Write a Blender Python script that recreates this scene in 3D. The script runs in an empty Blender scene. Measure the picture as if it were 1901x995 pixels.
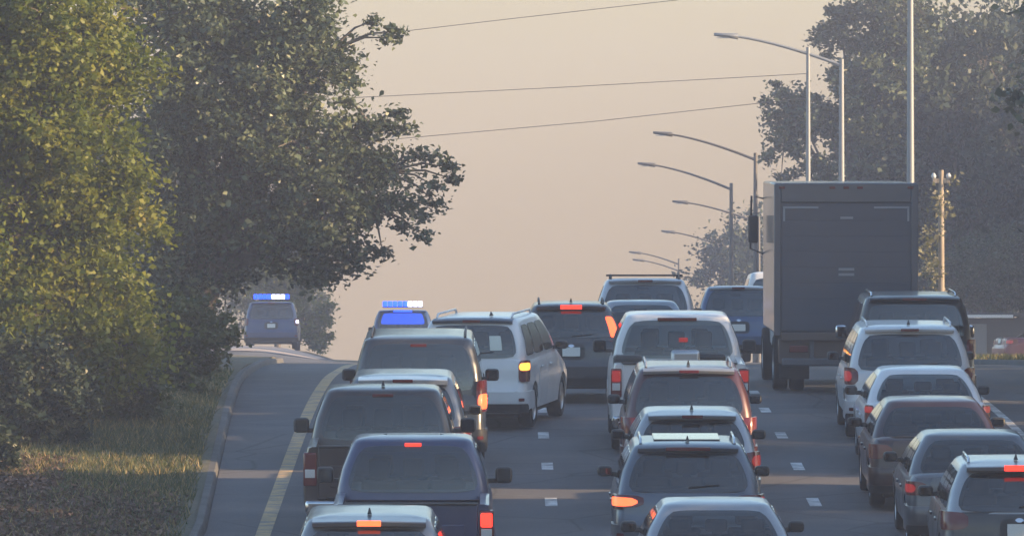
import bpy, bmesh, math, random
import numpy as np
from mathutils import Vector, Matrix
random.seed(7)
rng = np.random.default_rng(11)
R = math.radians
C = bpy.context.scene.collection

# ------------------------------------------------------------------ camera
F = 15000.0                    # focal length in pixels of the 1901 px wide photograph
CAMZ = 8.7
cam_d = bpy.data.cameras.new("camera")
cam = bpy.data.objects.new("camera", cam_d); C.objects.link(cam)
cam_d.sensor_width = 36.0
cam_d.lens = 36.0 * F / 1901.0
cam_d.clip_start = 1.0
cam_d.clip_end = 6000.0
cam.location = (0, 0, CAMZ)
cam.rotation_euler = (math.pi / 2 + math.atan((680 - 497.5) / F), 0, -math.atan(25.0 / F))
bpy.context.scene.camera = cam

# ------------------------------------------------------------------ light
SUN_EL, SUN_AZ = R(17.0), R(104.0)     # azimuth measured from +Y towards +X: low sun on the right
w = bpy.data.worlds.new("World"); bpy.context.scene.world = w
w.use_nodes = True
nt = w.node_tree
bg = nt.nodes["Background"]
sky = nt.nodes.new("ShaderNodeTexSky")
sky.sky_type = 'NISHITA'; sky.sun_disc = False
sky.sun_elevation = SUN_EL; sky.sun_rotation = SUN_AZ
sky.dust_density = 1.0; sky.air_density = 1.2; sky.ozone_density = 2.0
# dusty evening air: the lowest few degrees of the sky fade to a cream band all round the horizon
tc = nt.nodes.new("ShaderNodeTexCoord"); sx = nt.nodes.new("ShaderNodeSeparateXYZ")
nt.links.new(tc.outputs["Generated"], sx.inputs[0])
mr = nt.nodes.new("ShaderNodeMapRange"); mr.interpolation_type = 'SMOOTHSTEP'
mr.inputs[1].default_value = 0.0; mr.inputs[2].default_value = 0.16
mr.inputs[3].default_value = 1.0; mr.inputs[4].default_value = 0.0
nt.links.new(sx.outputs[2], mr.inputs[0])
mx = nt.nodes.new("ShaderNodeMix"); mx.data_type = 'RGBA'
nt.links.new(mr.outputs[0], mx.inputs[0])
nt.links.new(sky.outputs[0], mx.inputs[6])
mx.inputs[7].default_value = (1.72, 1.26, .79, 1)
nt.links.new(mx.outputs[2], bg.inputs[0])
bg.inputs[1].default_value = 0.13
sd = bpy.data.lights.new("sun", 'SUN'); so = bpy.data.objects.new("sun", sd); C.objects.link(so)
sd.energy = 5.0; sd.angle = R(0.5); sd.color = (1.0, 0.68, 0.36)
dirv = Vector((math.sin(SUN_AZ) * math.cos(SUN_EL), math.cos(SUN_AZ) * math.cos(SUN_EL), math.sin(SUN_EL)))
so.rotation_euler = dirv.to_track_quat('Z', 'Y').to_euler()
so.location = (60, 60, 60)
vs = bpy.context.scene.view_settings
vs.view_transform = 'Standard'; vs.look = 'None'; vs.exposure = 1.42; vs.gamma = 1.0
cy = bpy.context.scene.cycles
try:
    cy.max_bounces = 6; cy.diffuse_bounces = 3; cy.glossy_bounces = 3; cy.transmission_bounces = 4
    cy.volume_bounces = 0; cy.volume_step_rate = 4.0; cy.use_denoising = True
except Exception: pass

# ------------------------------------------------------------------ helpers
def tag(o, label=None, cat=None, group=None, kind=None):
    if label: o['label'] = label
    if cat: o['category'] = cat
    if group: o['group'] = group
    if kind: o['kind'] = kind
    return o

def empty(name, loc, label=None, cat=None, group=None, rot=(0, 0, 0)):
    o = bpy.data.objects.new(name, None); C.objects.link(o)
    o.location = loc; o.rotation_euler = rot; o.empty_display_size = .2
    return tag(o, label, cat, group)

class MB:
    def __init__(s): s.v = []; s.f = []
    def add(s, v, f):
        b = len(s.v); s.v += [tuple(p) for p in v]; s.f += [tuple(b + i for i in q) for q in f]
        return s
    def box(s, x0, x1, y0, y1, z0, z1, bv=0.0):
        if bv <= 0:
            v = [(x, y, z) for z in (z0, z1) for y in (y0, y1) for x in (x0, x1)]
            return s.add(v, [(0, 2, 3, 1), (4, 5, 7, 6), (0, 1, 5, 4), (2, 6, 7, 3), (0, 4, 6, 2), (1, 3, 7, 5)])
        bm = bmesh.new()
        bmesh.ops.create_cube(bm, size=1.0)
        for q in bm.verts:
            q.co = Vector(((x0 + x1) / 2 + q.co.x * (x1 - x0), (y0 + y1) / 2 + q.co.y * (y1 - y0), (z0 + z1) / 2 + q.co.z * (z1 - z0)))
        bmesh.ops.bevel(bm, geom=bm.edges[:], offset=bv, segments=2, profile=.5, affect='EDGES')
        bm.verts.ensure_lookup_table(); bm.verts.index_update()
        s.add([q.co[:] for q in bm.verts], [[q.index for q in f.verts] for f in bm.faces]); bm.free()
        return s
    def tube(s, pts, r, n=8, cap=True):
        pts = [Vector(p) for p in pts]
        rs = r if isinstance(r, (list, tuple)) else [r] * len(pts)
        v = []; f = []
        for i, p in enumerate(pts):
            t = (pts[min(i + 1, len(pts) - 1)] - pts[max(i - 1, 0)]).normalized()
            a = Vector((0, 0, 1)) if abs(t.z) < .9 else Vector((0, 1, 0))
            u = t.cross(a).normalized(); q = t.cross(u)
            for k in range(n):
                an = 2 * math.pi * k / n
                v.append(p + (u * math.cos(an) + q * math.sin(an)) * rs[i])
        for i in range(len(pts) - 1):
            for k in range(n):
                f.append((i * n + k, i * n + (k + 1) % n, (i + 1) * n + (k + 1) % n, (i + 1) * n + k))
        if cap:
            f.append(tuple(range(n))[::-1]); f.append(tuple((len(pts) - 1) * n + k for k in range(n)))
        return s.add(v, f)
    def lathe_x(s, prof, n=24, cx=0, cy=0, cz=0):
        v = []; f = []; m = len(prof)
        for k in range(n):
            a = 2 * math.pi * k / n
            for (x, r) in prof: v.append((cx + x, cy + r * math.cos(a), cz + r * math.sin(a)))
        for k in range(n):
            for j in range(m - 1):
                f.append((k * m + j, k * m + j + 1, ((k + 1) % n) * m + j + 1, ((k + 1) % n) * m + j))
        return s.add(v, f)
    def grid(s, P, close=False):
        n = len(P); m = len(P[0]); v = [p for row in P for p in row]; f = []
        for i in range(n - 1):
            for j in range(m - (0 if close else 1)):
                f.append((i * m + j, i * m + (j + 1) % m, (i + 1) * m + (j + 1) % m, (i + 1) * m + j))
        return s.add(v, f)
    def mesh(s, name, ang=35):
        me = bpy.data.meshes.new(name); me.from_pydata(s.v, [], s.f)
        bm = bmesh.new(); bm.from_mesh(me)
        bmesh.ops.remove_doubles(bm, verts=bm.verts, dist=1e-5)
        bmesh.ops.recalc_face_normals(bm, faces=bm.faces); bm.to_mesh(me); bm.free()
        if ang:
            me.polygons.foreach_set('use_smooth', [True] * len(me.polygons))
            me.set_sharp_from_angle(angle=R(ang))
            for p in me.polygons:
                if max(abs(c) for c in p.normal) > .99995: p.use_smooth = False
        return me
    def build(s, name, mat, parent=None, ang=35):
        me = s.mesh(name, ang); me.materials.append(mat)
        return link(name, me, parent)

def link(name, me, parent=None, loc=(0, 0, 0)):
    o = bpy.data.objects.new(name, me); C.objects.link(o); o.location = loc
    if parent: o.parent = parent
    return o

def smooth(a, b, x):
    t = np.clip((np.asarray(x, float) - a) / (b - a), 0, 1); return t * t * (3 - 2 * t)

# ------------------------------------------------------------------ materials
def mat_new(name):
    m = bpy.data.materials.new(name); m.use_nodes = True
    n = m.node_tree; return m, n, n.nodes["Principled BSDF"]
def simple(name, col, rough=.5, metal=0., spec=.5, coat=0., emit=None, es=1.):
    m, n, b = mat_new(name)
    b.inputs["Base Color"].default_value = (*col, 1); b.inputs["Roughness"].default_value = rough
    b.inputs["Metallic"].default_value = metal; b.inputs["Specular IOR Level"].default_value = spec
    b.inputs["Coat Weight"].default_value = coat; b.inputs["Coat Roughness"].default_value = .06
    if emit:
        b.inputs["Emission Color"].default_value = (*emit, 1); b.inputs["Emission Strength"].default_value = es
    return m
def N(n, t, **k):
    q = n.nodes.new(t)
    for a, v in k.items(): setattr(q, a, v)
    return q
def ramp(n, src, stops):
    r = N(n, "ShaderNodeValToRGB"); n.links.new(src, r.inputs[0])
    e = r.color_ramp.elements
    while len(e) < len(stops): e.new(.5)
    for q, (p, c) in zip(e, stops): q.position = p; q.color = (*c, 1)
    return r.outputs[0]
def noise(n, scale, detail=4, vec=None, sc=None):
    q = N(n, "ShaderNodeTexNoise"); q.inputs["Scale"].default_value = scale; q.inputs["Detail"].default_value = detail
    t = N(n, "ShaderNodeTexCoord")
    if sc:
        mp = N(n, "ShaderNodeMapping"); mp.inputs["Scale"].default_value = sc
        n.links.new(t.outputs["Object"], mp.inputs[0]); n.links.new(mp.outputs[0], q.inputs["Vector"])
    else: n.links.new(t.outputs["Object"], q.inputs["Vector"])
    return q.outputs["Fac"]
def mixc(n, fac, a, b, blend='MIX'):
    q = N(n, "ShaderNodeMix", data_type='RGBA', blend_type=blend)
    for s, i in ((fac, 0), (a, 6), (b, 7)):
        if hasattr(s, 'links'): n.links.new(s, q.inputs[i])
        elif isinstance(s, tuple): q.inputs[i].default_value = (*s, 1)
        else: q.inputs[i].default_value = s
    return q.outputs[2]
def bump(n, b, h, st=.3, d=.02):
    q = N(n, "ShaderNodeBump"); q.inputs["Strength"].default_value = st; q.inputs["Distance"].default_value = d
    n.links.new(h, q.inputs["Height"]); n.links.new(q.outputs[0], b.inputs["Normal"])

def paint(name, col, metal=.25, rough=.34):
    m, n, b = mat_new(name)
    f = noise(n, 2.2, 5)
    dirt = ramp(n, f, [(.42, (0, 0, 0)), (.72, (.13, .13, .13))])
    n.links.new(mixc(n, dirt, col, (.12, .115, .11)), b.inputs["Base Color"])
    rr = N(n, "ShaderNodeMapRange"); rr.inputs[3].default_value = rough - .06; rr.inputs[4].default_value = rough + .16
    n.links.new(f, rr.inputs[0]); n.links.new(rr.outputs[0], b.inputs["Roughness"])
    b.inputs["Metallic"].default_value = metal
    b.inputs["Coat Weight"].default_value = .6; b.inputs["Coat Roughness"].default_value = .1
    return m
M = {
 'glass': simple('tinted_glass', (.018, .02, .023), .07, 0, .6),
 'privacy': simple('privacy_glass', (.012, .014, .018), .10, 0, .55),
 'black': simple('black_plastic', (.02, .02, .022), .55),
 'rubber': simple('tyre_rubber', (.018, .018, .019), .85, 0, .3),
 'rim': simple('alloy_rim', (.42, .43, .45), .32, .85),
 'chrome': simple('chrome', (.62, .63, .65), .18, 1.),
 'plate': simple('licence_plate', (.62, .64, .62), .45),
 'red': simple('red_lens', (.10, .008, .008), .2, 0, .5, .3),
 'redlit': simple('red_lamp_lit', (.3, .02, .012), .3, 0, .5, 0, (1, .04, .02), .85),
 'reddim': simple('red_lamp_dim', (.13, .010, .010), .25, 0, .5, 0, (1, .05, .04), .10),
 'amberlit': simple('amber_lamp_lit', (.6, .25, .03), .3, 0, .5, 0, (1, .33, .04), 1.2),
 'orangelit': simple('orange_lamp_lit', (.6, .12, .03), .3, 0, .5, 0, (1, .11, .03), 1.1),
 'clear': simple('clear_lens', (.5, .5, .5), .15),
 'bluelit': simple('blue_lamp_lit', (.02, .08, .5), .3, 0, .5, 0, (.004, .045, 1.0), 1.7),
 'bluedim': simple('blue_window_lamps', (.01, .03, .15), .2, 0, .5, 0, (.0, .06, .7), .5),
 'whitelit': simple('white_lamp_lit', (.6, .6, .7), .3, 0, .5, 0, (.62, .62, 1.0), 1.5),
 'tape': simple('reflective_tape', (.22, .24, .27), .4),
 'mirror': simple('mirror_glass', (.10, .11, .12), .05, 1.),
 'sticker': simple('paper_sticker', (.55, .6, .56), .6),
 'galv': simple('galvanised_steel', (.20, .215, .235), .5, .3),
 'darkmetal': simple('dark_bronze_metal', (.09, .085, .08), .5, .3),
 'wire': simple('wire', (.06, .06, .06), .6),
}

def window_glass(name, tint, base):
    m, n, b = mat_new(name); n.nodes.remove(b)
    tr = N(n, "ShaderNodeBsdfTransparent"); tr.inputs[0].default_value = (*tint, 1)
    gl = N(n, "ShaderNodeBsdfGlossy"); gl.inputs["Roughness"].default_value = .04; gl.inputs[0].default_value = (1, 1, 1, 1)
    fr = N(n, "ShaderNodeFresnel"); fr.inputs[0].default_value = 1.52
    ad = N(n, "ShaderNodeMath", operation='ADD'); ad.inputs[1].default_value = base; n.links.new(fr.outputs[0], ad.inputs[0])
    mx_ = N(n, "ShaderNodeMixShader"); n.links.new(ad.outputs[0], mx_.inputs[0]); n.links.new(tr.outputs[0], mx_.inputs[1]); n.links.new(gl.outputs[0], mx_.inputs[2])
    n.links.new(mx_.outputs[0], n.nodes["Material Output"].inputs[0]); return m
M['glass'] = window_glass('clear_tinted_glass', (.42, .46, .46), .03)
M['privacy'] = window_glass('dark_tinted_glass', (.17, .19, .20), .05)
M['seat'] = simple('seat_fabric', (.05, .05, .055), .85)
def leaf_mat(name, cols, trans=.35, rough=.42):
    m, n, b = mat_new(name)
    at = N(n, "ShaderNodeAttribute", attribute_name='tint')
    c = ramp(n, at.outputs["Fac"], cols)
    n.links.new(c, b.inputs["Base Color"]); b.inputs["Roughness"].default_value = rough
    b.inputs["Specular IOR Level"].default_value = .3
    tr = N(n, "ShaderNodeBsdfTranslucent")
    n.links.new(mixc(n, 1.0, c, (1.0, 1.0, .5), 'MULTIPLY'), tr.inputs[0])
    ms = N(n, "ShaderNodeMixShader"); ms.inputs[0].default_value = trans
    n.links.new(b.outputs[0], ms.inputs[1]); n.links.new(tr.outputs[0], ms.inputs[2])
    n.links.new(ms.outputs[0], n.nodes["Material Output"].inputs[0])
    return m
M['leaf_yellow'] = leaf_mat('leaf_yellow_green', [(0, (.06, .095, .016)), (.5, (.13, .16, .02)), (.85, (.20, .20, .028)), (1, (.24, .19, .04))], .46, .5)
M['leaf_grey'] = leaf_mat('leaf_grey_green', [(0, (.025, .036, .016)), (.5, (.070, .095, .052)), (.85, (.12, .145, .085)), (1, (.19, .18, .12))], .2, .36)
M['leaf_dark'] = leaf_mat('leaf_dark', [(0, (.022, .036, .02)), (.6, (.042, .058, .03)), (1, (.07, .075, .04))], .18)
M['leaf_shrub'] = leaf_mat('leaf_shrub', [(0, (.045, .06, .02)), (.55, (.08, .10, .03)), (.9, (.13, .13, .05)), (1, (.17, .13, .07))], .32)
def bark():
    m, n, b = mat_new('bark')
    f = noise(n, 9, 6, sc=(1, 1, .25))
    n.links.new(ramp(n, f, [(.3, (.05, .043, .036)), (.7, (.14, .12, .10))]), b.inputs["Base Color"])
    b.inputs["Roughness"].default_value = .9; bump(n, b, f, .8, .04); return m
M['bark'] = bark()
def wood():
    m, n, b = mat_new('weathered_pole_wood')
    f = noise(n, 7, 5, sc=(3, 3, .15))
    n.links.new(ramp(n, f, [(.3, (.16, .13, .10)), (.7, (.34, .30, .25))]), b.inputs["Base Color"])
    b.inputs["Roughness"].default_value = .85; return m
M['wood'] = wood()
def asphalt():
    m, n, b = mat_new('asphalt')
    big = noise(n, .18, 4, sc=(2.2, .12, 1)); mid = noise(n, .9, 5); fine = noise(n, 40, 3)
    c = ramp(n, big, [(.36, (.048, .048, .057)), (.62, (.098, .096, .108))])
    c = mixc(n, ramp(n, mid, [(.48, (0, 0, 0)), (.66, (.5, .5, .5))]), c, (.125, .118, .116))
    c = mixc(n, .35, c, ramp(n, fine, [(.3, (.03, .03, .033)), (.7, (.13, .13, .135))]))
    # oil-darkened strip down the middle of each lane and paler wheel tracks
    t = N(n, "ShaderNodeTexCoord"); sp = N(n, "ShaderNodeSeparateXYZ"); n.links.new(t.outputs["Object"], sp.inputs[0])
    mm = N(n, "ShaderNodeMath", operation='MULTIPLY_ADD'); mm.inputs[1].default_value = 2 * math.pi / 3.75; mm.inputs[2].default_value = 2 * math.pi * (1.17 / 3.75)
    n.links.new(sp.outputs[0], mm.inputs[0]); cs = N(n, "ShaderNodeMath", operation='COSINE'); n.links.new(mm.outputs[0], cs.inputs[0])
    c = mixc(n, ramp(n, cs.outputs[0], [(.4, (0, 0, 0)), (1, (.6, .6, .6))]), c, (.035, .035, .038))
    vo = N(n, "ShaderNodeTexVoronoi", feature='DISTANCE_TO_EDGE'); vo.inputs["Scale"].default_value = .33
    mp = N(n, "ShaderNodeMapping"); n.links.new(t.outputs["Object"], mp.inputs[0])
    wv = N(n, "ShaderNodeMix", data_type='VECTOR'); wv.inputs[0].default_value = .12
    nz = N(n, "ShaderNodeTexNoise"); nz.inputs["Scale"].default_value = 1.5; n.links.new(t.outputs["Object"], nz.inputs["Vector"])
    n.links.new(mp.outputs[0], wv.inputs[4]); n.links.new(nz.outputs["Color"], wv.inputs[5]); n.links.new(wv.outputs[1], vo.inputs["Vector"])
    c = mixc(n, ramp(n, vo.outputs["Distance"], [(.0, (.7, .7, .7)), (.012, (0, 0, 0))]), c, (.025, .025, .026))
    n.links.new(c, b.inputs["Base Color"]); b.inputs["Roughness"].default_value = .82; bump(n, b, fine, .4, .01)
    return m
M['asphalt'] = asphalt()
def marking(name, col, worn=.5):
    m, n, b = mat_new(name)
    f = noise(n, 3.2, 6); g = noise(n, 30, 2)
    c = mixc(n, ramp(n, f, [(worn - .08, (0, 0, 0)), (worn + .12, (.8, .8, .8))]), col, (.10, .10, .10))
    n.links.new(mixc(n, .15, c, ramp(n, g, [(.3, (.05, .05, .05)), (.7, (.6, .6, .6))])), b.inputs["Base Color"])
    b.inputs["Roughness"].default_value = .7; return m
M['yellow'] = marking('yellow_marking', (.46, .29, .10), .50)
M['white'] = marking('white_marking', (.62, .62, .62), .50)
def concrete(name, a, bcol):
    m, n, b = mat_new(name); f = noise(n, 1.7, 6)
    n.links.new(ramp(n, f, [(.3, a), (.7, bcol)]), b.inputs["Base Color"]); b.inputs["Roughness"].default_value = .85
    bump(n, b, noise(n, 30, 2), .3, .01); return m
M['concrete'] = concrete('kerb_concrete', (.05, .05, .05), (.095, .092, .09))
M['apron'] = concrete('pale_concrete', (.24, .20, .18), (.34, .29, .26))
def groundmat():
    m, n, b = mat_new('verge_ground')
    a = noise(n, .35, 5); f = noise(n, 2.6, 6); g = noise(n, 14, 4)
    c = ramp(n, a, [(.38, (.055, .066, .034)), (.48, (.085, .076, .045)), (.60, (.125, .088, .060))])
    c = mixc(n, .5, c, ramp(n, f, [(.3, (.035, .042, .022)), (.55, (.08, .08, .045)), (.78, (.17, .13, .09))]))
    c = mixc(n, .35, c, ramp(n, g, [(.3, (.02, .02, .014)), (.7, (.16, .14, .10))]))
    n.links.new(c, b.inputs["Base Color"]); b.inputs["Roughness"].default_value = .95; bump(n, b, g, .6, .05)
    return m
M['ground'] = groundmat()

# ------------------------------------------------------------------ terrain
_dk = np.arange(-80, 921, 1.0)
_zk = np.interp(_dk, [-80, 98, 126, 134, 142, 150, 170, 200, 250, 285, 340, 400, 500, 700, 920],
                [-4.9, 5.93, 7.60, 8.02, 8.32, 8.52, 8.72, 8.80, 8.82, 8.66, 8.1, 7.6, 7.4, 7.9, 8.0])
_kern = np.ones(9) / 9
_zk = np.convolve(np.pad(_zk, 4, mode='reflect', reflect_type='odd'), _kern, 'valid')
def zr(d): return float(np.interp(d, _dk, _zk))
def xl(d): return float(np.interp(d, [0, 108, 145, 200, 240, 262, 300, 320, 900], [-3.9, -3.9, -4.6, -5.3, -7.5, -10.5, -10.5, -5.4, -5.4]))
def xr(d): return float(np.interp(d, [0, 160, 190, 900], [12.2, 12.2, 9.3, 9.3]))
def lift(x, d):
    l = smooth(-4.2, -8.5, x) * smooth(225, 300, d) * (1 - .8 * smooth(325, 420, d)) * .86
    r = smooth(10.5, 14, x) * smooth(255, 300, d) * (1 - smooth(420, 520, d)) * -.12
    return float(l + r)
def zg(x, d):
    """height of whatever surface one stands on"""
    z = zr(d) + lift(x, d)
    if x < xl(d): z += .10 + .10 * float(smooth(0, 2.5, xl(d) - x)) + .05 * math.sin(x * 1.3 + d * .21)
    if x > xr(d): z += .10
    return z
def at(px, py, d):
    """point at distance d that stands at this place of the photograph"""
    return Vector(((px - 925) * d / F, d, CAMZ + (680 - py) * d / F))

ds = np.concatenate([np.arange(-75, 85, 8), np.arange(85, 160, 1.0), np.arange(160, 340, 2.5), np.arange(340, 570, 15)])
us = [-150, -100, -60, -40, -28, -20, -16, -13, -11, -9.5, -8, -7, -6, -5, -4, -3, -2.2, -1.5, -1, -.6, -.3, -.14]
rows = []
for d in ds:
    e = xl(d); row = []
    for u in us: row.append((e + u, d, zg(min(e + u, e - .001), d) - (.0 if u < 0 else .0)))
    row.append((e - .10, d, zr(d) + lift(e, d) - .30))
    row.append((xr(d) + .10, d, zr(d) - .30))
    for u in [.14, .3, .6, 1, 1.6, 2.4, 3.4, 4.6, 6, 8, 11, 15, 20, 28, 40, 60, 100, 150]: row.append((xr(d) + u, d, zg(xr(d) + u + .001, d)))
    rows.append(row)
tag(MB().grid(rows).build('ground', M['ground'], None, 60), kind='structure')
rows = []
for d in ds:
    e = xl(d)
    XR = xr(d); xs = [e] + [e + (XR - e) * k / 14 for k in range(1, 14)] + [XR]
    rows.append([(x, d, zr(d) + lift(x, d)) for x in xs])
tag(MB().grid(rows).build('road', M['asphalt'], None, 60), kind='structure')
def strip(x0f, x1f, d0, d1, h=.004, step=2.0):
    q = []; n = max(2, int((d1 - d0) / step) + 1)
    for k in range(n):
        d = d0 + (d1 - d0) * k / (n - 1)
        a, b_ = x0f(d), x1f(d)
        q.append([(a, d, zr(d) + lift(a, d) + h), (b_, d, zr(d) + lift(b_, d) + h)])
    return q
def kerb(edge, sgn, d0, d1):
    q = []; n = int((d1 - d0) / 2.0)
    for k in range(n + 1):
        d = d0 + (d1 - d0) * k / n; e = edge(d); z = zr(d) + lift(e, d)
        q.append([(e, d, z - .1), (e + sgn * .03, d, z + .09), (e + sgn * .05, d, z + .11), (e + sgn * .14, d, z + .115), (e + sgn * .16, d, z - .1)])
    return MB().grid(q)
tag(kerb(xl, -1, 60, 238).build('kerb', M['concrete'], None, 40), kind='structure')
tag(kerb(xr, 1, 60, 300).build('kerb', M['concrete'], None, 40), kind='structure')
yl = lambda d: -3.12 + float(np.interp(d, [112, 145, 200], [0, .0, -.1]))
tag(MB().grid(strip(lambda d: yl(d) - .10, lambda d: yl(d) + .10, 70, 236)).build('edge_line_marking', M['yellow'], None, 60), kind='structure')
tag(MB().grid(strip(lambda d: 8.2 - .07, lambda d: 8.2 + .07, 70, 250)).build('edge_line_marking', M['white'], None, 60), kind='structure')
dash = MB()
for k in range(-4, 24):
    d = 112.0 + 6.9 * k
    for xc in (.72, 4.42):
        wob = .02 * math.sin(k * 2.3 + xc)
        dash.grid(strip(lambda d: xc - .085 + wob, lambda d: xc + .085 + wob, d, d + 1.5, .004, .5))
tag(dash.build('lane_dash_marking', M['white'], None, 60), kind='structure')
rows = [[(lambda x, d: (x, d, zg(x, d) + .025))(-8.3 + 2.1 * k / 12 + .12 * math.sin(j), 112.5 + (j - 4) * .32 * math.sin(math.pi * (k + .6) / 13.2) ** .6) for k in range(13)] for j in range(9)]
tag(MB().grid(rows).build('bare_dirt', concrete('sunlit_sandy_dirt', (.20, .13, .10), (.36, .25, .19)), None, 60), 'bare dirt patch coloured sunlit pink on the near left verge', None, None, 'structure')  # bare dirt, with the sun on it put into the pink colour
# crossover pavement on the crest (pale concrete) and the lot apron on the right, pale to stand in for sunlight
rows = [[(x, d, zr(d) + lift(x, d) + .006) for x in np.linspace(-10.2, -5.6, 10)] for d in np.linspace(264, 300, 16)]
tag(MB().grid(rows).build('crossover_pavement', M['apron'], None, 60), kind='structure')
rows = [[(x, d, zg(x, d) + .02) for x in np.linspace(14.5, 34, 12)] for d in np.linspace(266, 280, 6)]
tag(MB().grid(rows).build('lot_sunlit_pavement', M['apron'], None, 60), kind='structure')

# ------------------------------------------------------------------ vegetation
def leaf_mesh(name, P, size, mat, upbias=.5, droop=.0, clump=None):
    """P: (n,3) leaf centres. One folded four-cornered leaf each."""
    n = len(P)
    a = rng.normal(size=(n, 3)); a[:, 2] *= .6; a[:, 2] -= droop; a /= np.linalg.norm(a, axis=1)[:, None]
    nn = rng.normal(size=(n, 3)); nn[:, 2] += upbias
    b = np.cross(nn, a); b /= np.linalg.norm(b, axis=1)[:, None] + 1e-9
    c = np.cross(a, b)
    L = (size * rng.uniform(.5, 1.5, n))[:, None]
    W = L * rng.uniform(.22, .36, n)[:, None]
    V = np.empty((n, 4, 3))
    V[:, 0] = P - a * L * .5; V[:, 2] = P + a * L * .5 - c * L * .12
    V[:, 1] = P + b * W + c * W * .35; V[:, 3] = P - b * W + c * W * .35
    me = bpy.data.meshes.new(name)
    me.vertices.add(n * 4); me.vertices.foreach_set('co', V.reshape(-1))
    me.loops.add(n * 4); me.loops.foreach_set('vertex_index', np.arange(n * 4, dtype=np.int32))
    me.polygons.add(n); me.polygons.foreach_set('loop_start', np.arange(0, n * 4, 4, dtype=np.int32))
    at_ = me.attributes.new('tint', 'FLOAT', 'POINT')
    tt = rng.beta(2, 2.2, n)
    if clump is not None: tt = .35 * tt + .65 * clump
    tint = np.repeat(np.clip(tt, 0, 1), 4); at_.data.foreach_set('value', tint.astype(np.float32))
    me.materials.append(mat); me.update(); me.validate()
    return me

def make_tree(name, base, lobes, nclump, nleaf, leaf, mat, label, cat='tree', group=None, trunk_r=.22, clump_r=.32, shell=.45, tips=(), fill=.0, upbias=.5, droop=.1, fork=None):
    """lobes: (centre, (rx,ry,rz)) world; clumps of leaves are carried on twigs growing out of a limb in each lobe"""
    base = Vector(base); root = empty(name, base, label, cat, group)
    tr = MB(); P = []
    fk = Vector(fork) if fork is not None else base + (sum((Vector(l[0]) for l in lobes), Vector()) / len(lobes) - base) * .45
    n0 = 7; path = []
    for k in range(n0):
        t = k / (n0 - 1); p = base.lerp(fk, t) + Vector((math.sin(t * 4 + base.x) * .12 * t, math.cos(t * 5) * .1 * t, 0)); path.append(p - base)
    tr.tube(path, [trunk_r * (1.25 if k == 0 else 1 - .35 * k / n0) for k in range(n0)], 9)
    vol = np.array([l[1][0] * l[1][1] + l[1][0] * l[1][2] + l[1][1] * l[1][2] for l in lobes]); vol = vol / vol.sum()
    start = path[-1] + base
    for (c, r), wv in zip(lobes, vol):
        c = Vector(c); lp = []
        for k in range(6):
            t = k / 5; p = start.lerp(c, t) + Vector((random.uniform(-.1, .1), random.uniform(-.1, .1), .25 * math.sin(t * 3.14))) * (1 if 0 < k else 0); lp.append(p - base)
        r0 = trunk_r * .55
        tr.tube(lp, [r0 * (1 - .75 * k / 5) for k in range(6)], 6)
        m = max(3, int(nclump * wv))
        for _ in range(m):
            v = rng.normal(size=3); v /= np.linalg.norm(v)
            if random.random() < fill: q = random.uniform(.2, .8)
            else: q = random.uniform(1 - shell, 1.06)
            cc = np.array(c) + v * q * np.array(r)
            P.append((cc, v, r))
            if random.random() < .5:
                mid = c.lerp(Vector(cc), .5) + Vector((random.uniform(-.1, .1), random.uniform(-.1, .1), .12))
                tr.tube([c - base, mid - base, Vector(cc) - base], [.03, .018, .006], 3, False)
    for (tp, rr) in tips:
        P.append((np.array(tp), np.array([1, 0, -.2]), (rr, rr, rr)))
        near = min(lobes, key=lambda l: (Vector(l[0]) - Vector(tp)).length)
        tr.tube([Vector(near[0]) - base, Vector(near[0]).lerp(Vector(tp), .6) + Vector((0, 0, .1)) - base, Vector(tp) - base], [.03, .02, .006], 4, False)
    tr.build('trunk', M['bark'], root, 60)
    per = max(4, nleaf // len(P)); pts = []
    for cc, v, r in P:
        cr = clump_r * random.uniform(.6, 1.4)
        g = rng.normal(size=(per, 3)) * cr * .5
        g += np.outer(rng.uniform(-.5, .5, per), v * cr * 1.3)        # drawn out along the twig
        g[:, 2] *= .75
        if max(r) < .35: g *= .55
        pts.append(cc + g)
    A = np.concatenate(pts) - np.array(base)
    cl_ = np.repeat(np.clip(rng.beta(1.3, 1.4, len(pts)), 0, 1), per)
    link('crown', leaf_mesh(name + '_crown', A, leaf, mat, upbias, droop, cl_), root)
    return root

def L(px, py, d, r, ry=None, rz=None): return (at(px, py, d), (r, ry or r * 1.1, rz or r * .9))

# left near tree with sun-lit yellow-green upper crown
d = 124.6
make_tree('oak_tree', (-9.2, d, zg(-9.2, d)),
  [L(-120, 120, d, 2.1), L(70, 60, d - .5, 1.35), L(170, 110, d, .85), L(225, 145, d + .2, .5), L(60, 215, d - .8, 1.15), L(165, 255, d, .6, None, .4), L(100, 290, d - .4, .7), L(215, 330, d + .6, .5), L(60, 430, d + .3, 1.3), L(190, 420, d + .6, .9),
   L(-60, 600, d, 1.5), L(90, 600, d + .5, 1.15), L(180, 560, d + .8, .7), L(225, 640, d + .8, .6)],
  760, 100000, .10, M['leaf_yellow'], 'near leafy tree at far left whose yellow-green upper crown catches the sun', trunk_r=.26, clump_r=.34, fill=.15, shell=.5)
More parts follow.
